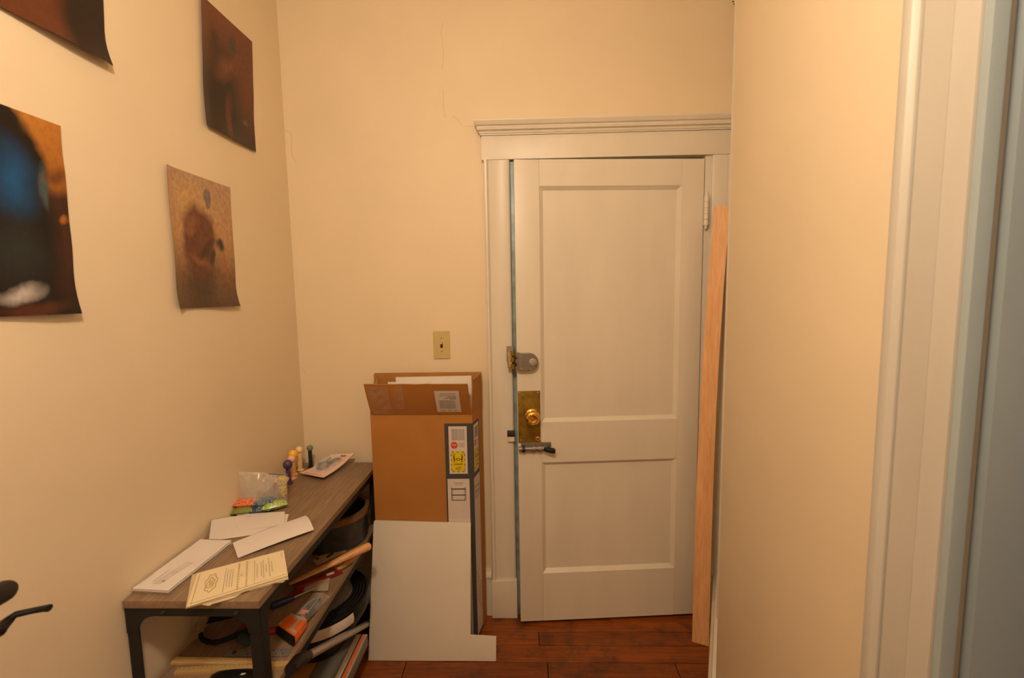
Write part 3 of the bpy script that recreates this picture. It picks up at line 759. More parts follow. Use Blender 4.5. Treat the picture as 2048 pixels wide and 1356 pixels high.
# ================================================================== SHELF UNIT along the left wall
sx0, sx1, sy0, sy1, stz, smz = -1.006, -.662, 1.020, 1.900, .745, .480
su = empty('shelf_unit', ((sx0 + sx1) / 2, (sy0 + sy1) / 2, 0), label='low shelf unit with wood boards and black metal legs under the posters', cat='shelf')
obj('top_board', bx(sx0, sx1, sy0, 1.942, stz - .0195, stz), SHELFW, su, bevel=.0015)
obj('middle_board', bx(sx0 + .012, sx1 - .002, sy0 + .03, sy1 - .01, smz - .018, smz), SHELFW, su, bevel=.0015)
obj('bottom_shelf', bx(sx0 + .01, sx1 - .006, sy0 + .03, sy1 - .01, .094, .104), FRAME, su)
TOPZ = stz - .0197
def leg(x, yy, dx, dy):
    bm = B(); lw = .030
    prism(bm, [(x, yy), (x + dx * lw, yy), (x + dx * lw, yy + dy * .003), (x + dx * .003, yy + dy * .003), (x + dx * .003, yy + dy * lw), (x, yy + dy * lw)], 0, TOPZ)
    obj('leg', bm, FRAME, su)
leg(sx0, sy0 + .006, 1, 1); leg(sx1 - .002, sy0 + .006, -1, 1); leg(sx0, sy1, 1, -1); leg(sx1 - .002, sy1, -1, -1)
def end_rail(yy):
    bm = B(); a, b = sx0 + .001, sx1 - .003; r = .045; zt = TOPZ; zb = zt - .022
    pts = [(a, zt), (b, zt), (b, zb - r)] + [(b - .03 - r + r * math.cos(t), zb - r + r * math.sin(t)) for t in [math.radians(k) for k in range(0, 91, 15)]]
    pts = [(a, zt), (b, zt), (b, zb - r), (b - .03, zb - r)] + [(b - .03 - r + r * math.cos(math.radians(k)), zb - r + r * math.sin(math.radians(k))) for k in range(15, 91, 15)]
    pts += [(a + .03 + r + r * math.cos(math.radians(k)), zb - r + r * math.sin(math.radians(k))) for k in range(90, 166, 15)] + [(a + .03, zb - r), (a, zb - r)]
    V = [bm.verts.new((x, yy, z)) for x, z in pts]; Wv = [bm.verts.new((x, yy + .003, z)) for x, z in pts]; k = len(pts)
    for i in range(k): bm.faces.new((V[i], V[(i + 1) % k], Wv[(i + 1) % k], Wv[i]))
    f1 = bm.faces.new(V[::-1]); f2 = bm.faces.new(Wv)
    bm.normal_update()
    bmesh.ops.triangulate(bm, faces=[f1, f2])
    obj('end_bracket', bm, FRAME, su)
end_rail(sy0 + .0025); end_rail(sy1 + .0005)
obj('side_rail', bx(sx1 - .006, sx1 - .003, sy0 + .037, sy1 - .032, TOPZ - .024, TOPZ), FRAME, su)
obj('side_rail', bx(sx1 - .0058, sx1 - .003, sy0 + .037, sy1 - .032, smz - .042, smz - .0185), FRAME, su)
for px in (sx0 + .10, sx1 - .06):
    bm = B(); lathe(bm, [(.006, 0), (.005, .003), (0, .004)], 12, Mf(px, sy0 + .002, TOPZ - .012)); obj('bracket_bolt', bm, DARKM, su)

# ---- envelopes
def env(name, corners, z, t, mat, label, cat, group=None, lift=0.0, **kw):
    """flat item from four photo points on the plane z"""
    bm = B(); c = [on_z(px, py, z) for px, py in corners]
    def fn(u, v):
        a = c[3].lerp(c[2], u); b = c[0].lerp(c[1], u); p = a.lerp(b, v)
        p.x = max(p.x, XL + .002)
        return p + Vector((0, 0, lift * (u * (1 - v)) ** 2 * 4 + .0006 * noise.noise(p * 30)))
    sheet(bm, fn, 10, 8, t)
    return obj(name, bm, mat, label=label, cat=cat, group=group, recalc=False, **kw)
EC = [(401, 1078.5), (463, 1080.5), (336, 1181), (265, 1176.5)]
lv = ['lowest white envelope in the pile at the shelf front', 'second lowest white envelope in the pile at the shelf front', 'second highest white envelope in the pile at the shelf front', 'topmost white window envelope on the pile at the shelf front']
offs = [(2, 2), (-1, 1), (1, 2), (0, 0)]
etop = None
for k in range(4):
    z = stz + .0028 + k * .0034
    dx, dy = offs[k]
    ez = [(px + dx, py + dy + (3 - k) * 1.5) for px, py in EC]
    etop = env('envelope', ez, z, .0022, PAPER if k in (1, 3) else PAPERS, lv[k], 'envelope', 'envelopes piled at the shelf front')
ztop = stz + .0028 + 3 * .0034
def eq(pts, z): return [on_z(px, py, z) for px, py in pts]
bm = B(); slab(bm, eq([(374, 1123), (386, 1125), (318, 1168), (304, 1167)], ztop + .0009), .0002, Vector((0, 0, 1))); obj('address_window', bm, plain('grey_window_film', (.62, .56, .53), .3), etop)
bm = B()
for a, b in (((340, 1138), (306, 1163)), ((307, 1147), (278, 1168)), ((366, 1127), (385, 1126.5))):
    p, q = on_z(*a, ztop + .001), on_z(*b, ztop + .001); s = Vector((.0009, 0, 0)); slab(bm, [p, p + s, q + s, q], .0002, Vector((0, 0, 1)))
for px, py in ((327, 1162),): lathe(bm, [(.004, 0), (.004, .0003)], 12, Matrix.Translation(on_z(px, py, ztop + .0008)))
obj('print_lines', bm, INKG, etop, kind='stuff')
# opened letters behind the pile
def poly_sheet(name, pts, z, t, mat, label, cat, group):
    bm = B(); q = []
    for px, py in pts:
        p = on_z(px, py, z); p.x = max(p.x, XL + .004); q.append(p)
    slab(bm, q, t, Vector((0, 0, 1))); f = [f for f in bm.faces if len(f.verts) > 4]
    bm.normal_update()
    if f: bmesh.ops.triangulate(bm, faces=f)
    return obj(name, bm, mat, label=label, cat=cat, group=group)
G1 = 'opened letters behind the envelope pile'
poly_sheet('letter', [(577.7, 1028), (573, 1046), (520, 1062), (500, 1030)], stz + .0012, .0008, PAPER, 'sheet mostly hidden under the torn opened envelope', 'letter', G1)
zl = stz + .0026
lp = [on_x(423, 1040, XL + .003), on_x(462, 1033, XL + .003)] + [on_z(px, py, zl) for px, py in ((500, 1031), (540, 1030), (548, 1052), (503.8, 1070), (442.7, 1078.7), (418, 1078))]
bm = B(); slab(bm, lp, .0008, Vector((.2, 0, 1)).normalized())
obj('letter', bm, PAPER, label='white letter with one corner propped up on the wall behind the pile', cat='letter', group=G1)
ol = poly_sheet('torn_envelope', [(473, 1031), (480, 1028), (483.5, 1030), (486, 1022.6), (494.6, 1022), (498, 1027.5), (515, 1026), (569.7, 1023), (568.5, 1047), (545, 1053), (480, 1060), (471, 1050)], stz + .0042, .0010, PAPER, 'white envelope with a ragged torn top edge behind the pile', 'envelope', G1)
bm = B(); p, q = on_z(485, 1035.5, stz + .0046), on_z(505, 1032.5, stz + .0046); slab(bm, [p, q, q + Vector((0, .002, 0)), p + Vector((0, .002, 0))], .0002, Vector((0, 0, 1))); obj('print_lines', bm, INKG, ol, kind='stuff')
# folded sheet, bowed up off the shelf
fc = [on_z(465.3, 1083, stz + .014), on_z(611, 1031, stz + .012), on_z(627.7, 1059, stz + .012), on_z(475.7, 1113, stz + .008)]
def ffold(u, v):
    p = fc[3].lerp(fc[2], u).lerp(fc[0].lerp(fc[1], u), v)
    return p + Vector((0, 0, .010 * math.sin(v * math.pi) * u ** 2 + .002 * math.sin(u * 3.14) - .004 * (1 - u)))
bm = B(); sheet(bm, ffold, 14, 8, .0016); obj('folded_letter', bm, PAPER, label='folded white letter bowing up at the front edge of the shelf', cat='letter', group=G1, recalc=False)
# invitation cards
IC = [(394.5, 1146), (567.3, 1099.8), (576, 1150.5), (373, 1214)]
zi = stz + .0095
G2 = 'cream invitation cards at the shelf front'
poly_sheet('torn_envelope', [(400, 1155), (560, 1120), (573, 1158), (566, 1164), (548, 1166), (540, 1170), (500, 1181), (494, 1178), (470, 1195), (425, 1207), (418, 1211), (404, 1209)], stz + .0030, .0016, plain('cream_envelope_paper', (.66, .55, .37), .6), 'ragged cream envelope sticking out under the invitation card', 'envelope', G2)
env('invitation_card', [(384, 1149), (566, 1103), (577, 1157), (371.5, 1216)], stz + .0062, .0022, plain('cream_card_edge', (.60, .49, .31), .6), 'plain cream card lying directly under the printed invitation', 'card', G2)
ic = env('invitation_card', IC, zi, .0016, CREAM, 'cream invitation card printed with a gold crest and lines of script', 'card', G2)
c4 = [on_z(px, py, zi + .0009) for px, py in IC]
def icp(u, v): return c4[3].lerp(c4[2], u).lerp(c4[0].lerp(c4[1], u), v)
bm = B()
for k in range(30):
    a0, a1 = 2 * math.pi * k / 30, 2 * math.pi * (k + 1) / 30
    f = lambda a: icp(.185 + (.060 + .008 * math.sin(a * 7)) * math.cos(a), .53 + (.27 + .03 * math.sin(a * 7)) * math.sin(a))
    tube(bm, [f(a0), f(a1)], .0008, 5)
    g = lambda a: icp(.185 + .036 * math.cos(a) + .006 * math.sin(3 * a), .53 + .15 * math.sin(a) + .03 * math.cos(4 * a))
    tube(bm, [g(a0), g(a1)], .0007, 5)
for (a, b) in (((.17, .45), (.17, .62)), ((.20, .45), (.20, .62)), ((.185, .44), (.185, .56))): tube(bm, [icp(*a), icp(*b)], .0008, 5)
obj('gold_crest', bm, GOLDI, ic, kind='stuff')
bm = B(); bg = B()
def script(bmx, u, v0, v1, amp, r):
    n = int((v1 - v0) * 46); pts = [icp(u + amp * math.sin(i * 2.1) * (1 if i % 3 else 1.8), v0 + (v1 - v0) * i / n) for i in range(n + 1)]
    for a, b in zip(pts, pts[1:]): tube(bmx, [a, b], r, 4, caps=False)
for u, a, b in ((.325, .10, .90), (.352, .25, .82), (.382, .22, .80), (.408, .20, .80), (.645, .08, .90), (.675, .25, .75), (.72, .25, .80), (.745, .15, .82), (.775, .35, .65), (.81, .15, .85), (.84, .3, .7)): script(bm, u, a, b, .006, .00035)
for u, a, b in ((.47, .05, .95), (.505, .45, .55), (.56, .05, .95)): script(bg, u, a, b, .012, .0005)
script(bm, .965, .72, .92, .004, .0003)
obj('script_lines', bm, INKG, ic, kind='stuff'); obj('gold_names', bg, GOLDI, ic, kind='stuff')
bm = B()
for a, b in (((.02, .06), (.99, .06)), ((.035, .03), (.035, .97))): tube(bm, [icp(*a), icp(*b)], .0005, 5)
obj('border_line', bm, GOLDI, ic, kind='stuff')

# ---- blister card leaning at the far end
bn = [on_z(597.9, 945.4, stz + .016), on_z(646.7, 955, stz + .016)]; bf = [on_y(663.8, 908.5, 1.925), on_y(708.6, 906.4, 1.925)]
bt = empty('blister_pack', (bn[0] + bf[1]) / 2 - Vector((0, 0, .03)), label='tool in clear blister on a pink backing card at the far end of the shelf', cat='packaging')
def fbl(u, v):
    p = bn[0].lerp(bn[1], u).lerp(bf[0].lerp(bf[1], u), v)
    return p + Vector((0, 0, -.010 * math.sin(v * math.pi)))
bm = B(); sheet(bm, fbl, 8, 10, .001); bc = obj('backing_card', bm, BLISTC, bt, recalc=False)
bm = B(); sheet(bm, lambda u, v: fbl(u * 1.0, v) + Vector((0, 0, -.0016)), 8, 10, .0006); obj('card_back', bm, BLISTB, bt, recalc=False)
up = Vector((0, 0, 1))
bm = B()
tube(bm, [fbl(.5, .26) + up * .012, fbl(.42, .40) + up * .014, fbl(.40, .56) + up * .014], [.016, .024, .014], 12, flat=.5)
tube(bm, [fbl(.40, .56) + up * .013, fbl(.30, .74) + up * .012], [.008, .005], 10); tube(bm, [fbl(.52, .52) + up * .013, fbl(.60, .70) + up * .012, fbl(.72, .74) + up * .010], [.007, .005, .004], 10)
obj('tool', bm, GREYT, bt)
bm = B(); sheet(bm, lambda u, v: fbl(.18 + u * .62, .16 + v * .64) + up * (.030 * (min(1, 6 * u) * min(1, 6 * (1 - u)) * min(1, 6 * v) * min(1, 6 * (1 - v)))), 12, 12, .0006); obj('clear_blister', bm, clear_film('clear_blister_film', .16, rough=.08), bt, recalc=False)
bm = B()
for k in range(6): slab(bm, [fbl(.14 + k * .12, .045) + up * .0008, fbl(.23 + k * .12, .045) + up * .0008, fbl(.235 + k * .12, .085) + up * .0008, fbl(.145 + k * .12, .085) + up * .0008], .0003)
slab(bm, [fbl(.55, .72) + up * .0008, fbl(.97, .72) + up * .0008, fbl(.97, .735) + up * .0008, fbl(.55, .735) + up * .0008], .0003)
obj('card_print', bm, REDL, bt, kind='stuff')
bm = B()
slab(bm, [fbl(.50, .90) + up * .0009, fbl(.62, .895) + up * .0009, fbl(.64, .925) + up * .0009, fbl(.52, .93) + up * .0009], .0003); slab(bm, [fbl(.64, .89) + up * .0009, fbl(.74, .895) + up * .0009, fbl(.74, .93) + up * .0009, fbl(.66, .92) + up * .0009], .0003)
obj('hang_hole', bm, INK, bt, kind='stuff')

# ---- candy dispensers (plain heads)
def dispenser(px, py, h, body, head, label, bumpy=False, hs=1.0, lean=0.0):
    b = on_z(px, py, stz + .0005); b.x = max(b.x, XL + .024)
    t = empty('candy_dispenser', b, random.uniform(-.5, .5), label=label, cat='candy dispenser', group='candy dispensers at the back of the shelf')
    c = body
    bm = B(); box(bm, -.0075, .0075, -.006, .006, .006, h - .026); obj('stem', bm, c, t, bevel=.002, local=True)
    bm = B(); box(bm, -.013, .013, -.010, .010, 0, .006); obj('foot', bm, c, t, bevel=.002, local=True)
    bm = B(); bmesh.ops.create_uvsphere(bm, u_segments=20, v_segments=14, radius=.0155 * hs, matrix=Matrix.Translation((0, 0, h - .014)) @ Matrix.Diagonal((1, .95, 1, 1)))
    if bumpy:
        for v in bm.verts: v.co += (v.co - Vector((0, 0, h - .014))).normalized() * .0022 * (noise.noise(v.co * 260) + .3)
    obj('head', bm, head, t, local=True)
    return t
DP = lambda n, *c: plain(n, srgb(*c), .35, vary=.04)
dispenser(578, 967.8, .094, DP('purple_plastic', 78, 58, 92), DP('purple_plastic', 78, 58, 92), 'dark purple candy dispenser with a knobbly head, nearest of the row', True, 1.15)
dispenser(585.5, 957.8, .098, DP('pink_plastic', 240, 180, 160), DP('pink_plastic', 240, 180, 160), 'pale pink candy dispenser just behind the purple one')
dispenser(588.6, 950, .104, DP('yellow_plastic', 246, 196, 40), DP('yellow_plastic', 246, 196, 40), 'bright yellow candy dispenser third from the front', hs=1.15)
dispenser(601, 941, .106, DP('cream_plastic', 246, 212, 150), DP('cream_plastic', 246, 212, 150), 'cream candy dispenser between the yellow and the black ones')
dispenser(622, 934, .100, plain('black_stem_plastic', (.012, .013, .03), .35), plain('grey_green_plastic', (.18, .22, .17), .4), 'black candy dispenser with a grey green head by the blister pack', hs=.85)

# ---- clear zip bag and the sweets in it
def pk(px, py, z, dx, dy, dz, rz, mat, label, name='candy_pack', rx_=0.0):
    c = on_z(px, py, z); c.x = max(c.x, XL + .03)
    bm = B(); M = Matrix.Translation(c) @ Matrix.Rotation(rz, 4, 'Z') @ Matrix.Rotation(rx_, 4, 'Y')
    sheet_n = 8
    def f(sgn):
        def fn(u, v):
            e = (1 - (2 * u - 1) ** 4) * (1 - (2 * v - 1) ** 4)
            return M @ Vector(((u - .5) * dx, (v - .5) * dy * (1 if sgn > 0 else -1), sgn * (dz * .5 * e + .0002)))
        return fn
    sheet(bm, f(1), 8, 6, .0003); sheet(bm, f(-1), 8, 6, .0003)
    o = obj(name, bm, mat, label=label, cat='candy', group='sweets in the clear zip bag', recalc=False)
    return o
def stripes(name, c1, c2, c3, scale=26, rot=.6):
    m, nt, b, out = new_mat(name)
    v = mapped(nt, (1, 1, 1)); wv = nt.nodes.new('ShaderNodeTexWave'); wv.inputs['Scale'].default_value = scale; wv.inputs['Distortion'].default_value = 14; wv.inputs['Detail Scale'].default_value = 3; nt.links.new(v, wv.inputs['Vector'])
    nt.links.new(ramp(nt, wv.outputs['Fac'], [(0, c1), (.45, c1), (.55, c2), (.8, c2), (.9, c3)]), b.inputs['Base Color']); b.inputs['Roughness'].default_value = .25
    return m
OR_ = stripes('orange_wrapper', srgb(230, 120, 70), srgb(240, 140, 90), srgb(120, 60, 50))
BL_ = stripes('blue_wrapper', srgb(40, 66, 90), srgb(60, 90, 110), srgb(120, 140, 140))
GY_ = stripes('olive_wrapper', srgb(120, 120, 30), srgb(160, 160, 50), srgb(60, 80, 70))
GR_ = stripes('lime_wrapper', srgb(150, 180, 70), srgb(110, 160, 60), srgb(230, 220, 190))
YE_ = stripes('lemon_wrapper', srgb(210, 180, 20), srgb(220, 190, 40), srgb(120, 70, 30))
pk(490, 1019, stz + .013, .084, .046, .030, .35, GY_, 'olive green sweet wrapper at the bottom left of the zip bag')
pk(525, 1016, stz + .010, .078, .050, .030, .3, BL_, 'dark blue sweet wrapper lying low in the zip bag')
pk(492, 1005, stz + .033, .072, .048, .026, .2, OR_, 'orange sweet wrapper at the upper left in the zip bag')
pk(528, 1004, stz + .028, .074, .050, .030, .3, BL_, 'blue sweet wrapper in the middle of the zip bag')
pk(549, 1010, stz + .018, .080, .040, .026, .55, GR_, 'lime green sweet wrapper at the right of the zip bag')
bz = on_z(567, 992, stz + .002); yb_ = empty('candy_tube', bz, label='yellow candy tube standing at the right in the zip bag', cat='candy', group='sweets in the clear zip bag')
bm = B(); lathe(bm, [(.013, 0), (.0145, .004), (.0145, .038), (.010, .046)], 20); obj('tube_body', bm, YE_, yb_, local=True)
bm = B(); lathe(bm, [(.012, .046), (.017, .050), (.016, .070), (.008, .076)], 20); obj('tube_cap', bm, YE_, yb_, local=True)
pk(563, 961, stz + .058, .05, .036, .026, .3, YE_, 'yellow sweet wrapper at the top right of the zip bag')
film = clear_film('clear_bag_film', .075, rough=.12)
A0, A1 = on_z(465, 1022, stz + .002), on_z(574, 1012, stz + .002)
A0.x = max(A0.x, XL + .012)
cB = A0.y
B0, B1 = on_y(465, 943, A0.y + .01), on_y(575, 948, A1.y + .03); B0.x = max(B0.x, XL + .006)
zb = empty('zip_bag', (A0 + A1) / 2, label='clear zip bag of sweets slumped against the wall on the shelf', cat='bag')
def fbag(s):
    def fn(u, v):
        p = A0.lerp(A1, u).lerp(B0.lerp(B1, u), v)
        bul = .036 * math.sin(math.pi * min(1, max(0, u))) ** .6 * (math.sin(math.pi * min(1, v * .75 + .12)) ** .8) * (1 - v) ** .5
        d = Vector((.35, -.94, 0)) * (bul * s + .004 * s)
        w_ = noise.noise_vector(p * 38 + Vector((s * 3, 0, 0))) * .006 * (1 if 0 < u < 1 else .3)
        q = p + d + w_; q.x = max(q.x, XL + .003); q.z = max(q.z, stz + .001)
        return q
    return fn
bm = B(); sheet(bm, fbag(1), 22, 20, .0003); obj('bag_front', bm, film, zb, recalc=False)
bm = B(); sheet(bm, fbag(-.8), 22, 20, .0003); obj('bag_back', bm, film, zb, recalc=False)
bm = B(); f_ = fbag(.15); tube(bm, [f_(u / 10, 1.0) + Vector((0, -.003, 0)) for u in range(6, 11)], .0025, 6, flat=.5); obj('zip_strip', bm, BLUEP, zb)

# ---- things on the middle board
M_ = smz
# wooden tool handle with a flattened blade
a, b_ = on_z(578, 1168, M_ + .020), on_y(742, 1090.5, 1.60)
bm = B(); tube(bm, [a.lerp(b_, t) for t in (0, .08, .3, .52, .62, .72, .9, .965, .99, 1.0)], [.006, .011, .0145, .0140, .0135, .0135, .0150, .0150, .012, .006], 18, flat=[.35, .45, .5, .6, .85, 1, 1, 1, 1, 1], flat_dir=Vector((0, 0, 1)))
obj('wooden_spatula', bm, BEECH, label='long pale wooden spatula with a thick round handle sticking out of the shelf', cat='utensil')
# red scraper with wooden handle
rs = empty('red_scraper', on_z(690, 1135, M_), label='dark red scraper with a short wooden handle beneath the wooden spatula', cat='tool')
a, b_ = on_z(674, 1139, M_ + .014), on_z(712, 1114, M_ + .012)
bm = B(); tube(bm, [a.lerp(b_, t) for t in (0, .15, .5, .85, 1)], [.009, .0105, .011, .010, .005], 14); obj('handle', bm, BEECH, rs)
ca, cb = on_z(590, 1172, M_ + .014), on_z(683, 1138, M_ + .014)
ax = (cb - ca).normalized(); sd = Vector((ax.y, -ax.x, 0))
bm = B(); slab(bm, [ca + sd * .014, cb + sd * .014, cb - sd * .012, ca - sd * .012], .010, Vector((0, 0, 1))); hd = obj('blade_guard', bm, DKRED, rs, bevel=.002)
p0 = ca.lerp(cb, .74); bm = B(); slab(bm, [p0 - ax * .013 + sd * .011 + up * .0006, p0 + ax * .013 + sd * .011 + up * .0006, p0 + ax * .013 - sd * .002 + up * .0006, p0 - ax * .013 - sd * .002 + up * .0006], .0004); obj('price_sticker', bm, LABELW, hd)
# plywood plate with a hole
q = [on_z(625, 1121, M_ + .008), on_z(633, 1128, M_ + .008), on_z(692, 1101, M_ + .008), on_z(676, 1091, M_ + .008)]
bm = B(); slab(bm, q, .006, Vector((0, 0, 1))); pp = obj('plywood_plate', bm, PALEW, label='small pale plywood plate with a drilled hole behind the wooden spatula', cat='wood piece')
bm = B(); lathe(bm, [(.006, 0), (.006, .0006)], 14, Matrix.Translation(on_z(635, 1117.5, M_ + .0081))); obj('drilled_hole', bm, BROWNH, pp); bm = B(); sl = [on_z(652, 1113.5, M_ + .0087), on_z(655, 1116, M_ + .0087), on_z(668, 1107, M_ + .0087), on_z(664, 1105.5, M_ + .0087)]; slab(bm, sl, .0005, Vector((0, 0, 1))); obj('slot', bm, BROWNH, pp)
# lower red ruler-like bar
q = [on_z(560, 1200, M_ + .006), on_z(566, 1206, M_ + .006), on_z(612, 1176, M_ + .006), on_z(606, 1168, M_ + .006)]
bm = B(); slab(bm, q, .006, Vector((0, 0, 1))); obj('red_bar', bm, DKRED, label='narrow dark red bar lying left of the paper packet', cat='tool', bevel=.001)
# paper packet
q = [on_z(607, 1182, M_ + .006), on_z(656, 1181, M_ + .006), on_z(660, 1156, M_ + .006), on_z(613, 1158, M_ + .006)]
bm = B()
def fpk(u, v): return q[0].lerp(q[1], u).lerp(q[3].lerp(q[2], u), v) + up * (.004 * math.sin(u * 3.1) * math.sin(v * 3.1) + .001 * math.sin(u * 14))
sheet(bm, fpk, 10, 8, .002); obj('paper_packet', bm, plain('tan_packet_paper', (.42, .36, .25), .45, vary=.1), label='small tan paper packet behind the screwdriver', cat='packet', recalc=False)
# screwdriver
a, m1, b_ = on_z(541, 1213, M_ + .012), on_z(588, 1195, M_ + .012), on_z(632, 1176, M_ + .012)
sdv = empty('screwdriver', a, label='blue handled screwdriver on the middle board', cat='screwdriver')
bm = B(); tube(bm, [a.lerp(m1, t) for t in (0, .06, .5, .8, .9, 1)], [.006, .011, .0115, .010, .007, .008], 14); obj('handle', bm, BLUEP, sdv)
bm = B(); tube(bm, [m1, b_.lerp(m1, .05), b_], [.0028, .0028, .004], 10); obj('shaft', bm, STEEL, sdv)
# black tool in orange packaging
o1, o2, o3, o4 = on_z(583, 1226, M_ + .034), on_z(614, 1238, M_ + .034), on_z(590, 1272, M_ + .034), on_z(555, 1248, M_ + .034)
pt = empty('packaged_tool', (o1 + o3) / 2 - up * .03, label='black tool in an orange cardboard wrap on the middle board', cat='packaging')
bm = B(); slab(bm, [o1, o2, o3, o4][::-1], .024, Vector((0, 0, 1))); wr = obj('orange_wrap', bm, ORANGE, pt, bevel=.002)
dl = (o4 - o1)
bm = B(); slab(bm, [o4 + up * -.003, o3 + up * -.003, o3 + dl * .14 - up * .008, o4 + dl * .14 - up * .008][::-1], .020, Vector((0, 0, 1))); obj('tool_butt', bm, BLACKP, pt, bevel=.003)
bm = B()
h0 = o1.lerp(o2, .5) - up * .016; dr = (o1.lerp(o2, .5) - o4.lerp(o3, .5)).normalized()
tube(bm, [h0 - dr * .003, h0 + dr * .02, h0 + dr * .055, h0 + dr * .085, h0 + dr * .10], [.020, .022, .019, .014, .006], 14, flat=.6); obj('tool_head', bm, BLACKP, pt)
for s in (-.012, .012):
    bm = B(); sdp = Vector((dr.y, -dr.x, 0)) * s; tube(bm, [h0 + dr * .02 + sdp + up * .012, h0 + dr * .06 + sdp + up * .016, h0 + dr * .09 + sdp * .4 + up * .012], .0018, 8); obj('wire_clip', bm, STEEL, pt)
bm = B(); c0 = h0 + dr * .016 + up * .016; slab(bm, [c0 + Vector((-.012, -.006, 0)), c0 + Vector((.010, -.008, 0)), c0 + Vector((.013, .010, 0)), c0 + Vector((-.008, .012, 0))], .0008, Vector((0, 0, 1))); obj('orange_tag', bm, plain('bright_orange_tag', (.9, .13, .02), .4), pt)
bm = B()
def onwrap(u, v, l=.0006): return o4.lerp(o3, u).lerp(o1.lerp(o2, u), v) + up * l
for (u0, u1, v0, v1) in ((.04, .96, .86, .97), (.60, .72, .25, .86), (.58, .95, .10, .24), (.02, .12, .06, .2)): slab(bm, [onwrap(u0, v0), onwrap(u1, v0), onwrap(u1, v1), onwrap(u0, v1)], .0004, Vector((0, 0, 1)))
obj('wrap_print', bm, INKF, wr, kind='stuff')
bm = B(); sheet(bm, lambda u, v: h0 + dr * (-.02 + .13 * v) + Vector((dr.y, -dr.x, 0)) * (u - .5) * .062 + up * (.006 + .020 * math.sin(u * 3.14) * math.sin(min(1, v + .2) * 2.6)), 8, 8, .0005); obj('clear_blister', bm, clear_film('blister_film_b', .10), pt, recalc=False)
# bucket with a wooden rim
bc_ = Vector((-.800, 1.775, M_))
bk = empty('bucket', bc_, label='dark metal bucket with a wooden rim on the far end of the middle board', cat='bucket')
bm = B(); lathe(bm, [(.105, .001), (.125, .006), (.130, .12), (.127, .12), (.121, .010), (0, .008)], 44); obj('bucket_wall', bm, GALV, bk, local=True)
bm = B(); lathe(bm, [(.129, .112), (.137, .113), (.138, .137), (.129, .139), (.121, .137), (.121, .122), (.129, .121)], 44, closed=True); obj('wooden_rim', bm, WALNUT, bk, local=True)
# ---- seen through the near end
G3 = 'folding rules on the middle board'
def barz(name, p, q, w_, t, mat, label, cat, group=None):
    p, q = on_z(*p, M_ + t), on_z(*q, M_ + t); p.x = max(p.x, sx0 + .014)
    ax = (q - p).normalized(); sd = Vector((ax.y, -ax.x, 0)) * w_ * .5
    bm = B(); slab(bm, [p + sd, q + sd, q - sd, p - sd], t - .0004, Vector((0, 0, 1))); return obj(name, bm, mat, label=label, cat=cat, group=group, bevel=.0008), p, q
r1, p, q = barz('folding_rule', (345, 1319), (508, 1322), .020, .008, RULEW, 'farther of two yellow wooden rules lying behind the near shelf leg', 'ruler', G3)
r2, p2, q2 = barz('folding_rule', (352, 1340), (588, 1325), .018, .012, RULEW, 'nearer of two yellow wooden rules lying behind the near shelf leg', 'ruler', G3)
for ro, a, b_ in ((r1, p, q), (r2, p2, q2)):
    bm = B(); ax = (b_ - a).normalized(); sd = Vector((ax.y, -ax.x, 0))
    for k in range(26):
        c = a.lerp(b_, (k + .5) / 26) + up * .0002; L_ = .005 if k % 5 else .009
        slab(bm, [c - sd * .008, c - sd * .008 + ax * .0008, c - sd * (.008 - L_) + ax * .0008, c - sd * (.008 - L_)], .0003, Vector((0, 0, 1)))
    obj('scale_marks', bm, INK, ro, kind='stuff')
mp2, p, q = barz('metal_plate', (452, 1305), (580, 1304), .026, .005, plain('pale_steel_plate', (.30, .28, .25), .4, .4), 'pale perforated metal plate behind the wooden rules', 'plate')
bm = B(); lathe(bm, [(.006, 0), (.006, .0006)], 14, Matrix.Translation(p.lerp(q, .13) + up * .0001))
for k in range(12): lathe(bm, [(.0018, 0), (.0018, .0006)], 8, Matrix.Translation(p.lerp(q, .3 + k * .055) + Vector((0, .006 * (-1) ** k, .0001))))
obj('punched_hole', bm, BROWNH, mp2, kind='stuff')
pz = on_z(478, 1352, M_); bm = B()
def pouch(u, v): return Vector((pz.x - .075 + .15 * u, pz.y - .030 + .05 * v, M_ + .001 + .014 * math.sin(u * 3.1) ** .5 * math.sin(v * 3.1) ** .5))
sheet(bm, pouch, 12, 8, .001); po = obj('tool_pouch', bm, BLACKP, label='black pouch at the near end of the middle board', cat='pouch', recalc=False)
bm = B(); c0 = pouch(.62, .4) + up * .0012; slab(bm, [c0 + Vector((-.006, -.003, 0)), c0 + Vector((.005, -.002, 0)), c0 + Vector((.007, .003, 0)), c0 + Vector((-.004, .003, 0))], .0006, Vector((0, 0, 1))); obj('white_tag', bm, LABELW, po)
tz = on_z(485, 1283, M_)
bm = B(); tube(bm, [tz + Vector((-.03, .02, .012)), tz + Vector((0, 0, .014)), tz + Vector((.035, -.022, .012))], [.010, .016, .010], 12, flat=.7); obj('teal_grip', bm, plain('dull_teal_plastic', (.03, .06, .065), .5), label='dull teal plastic grip lying between the plate and the cable', cat='tool')
rz_ = on_z(496, 1266, M_)
bm = B(); tube(bm, [rz_ + Vector((-.02, .015, .014)), rz_ + Vector((.03, -.012, .014)), rz_ + Vector((.09, -.004, .012))], [.008, .010, .009], 12); obj('red_grip', bm, plain('red_rubber_grip', (.28, .015, .01), .5), label='red rubber tool grip behind the teal one', cat='tool')
gz = on_z(406, 1274, M_ + .009)
bm = B()
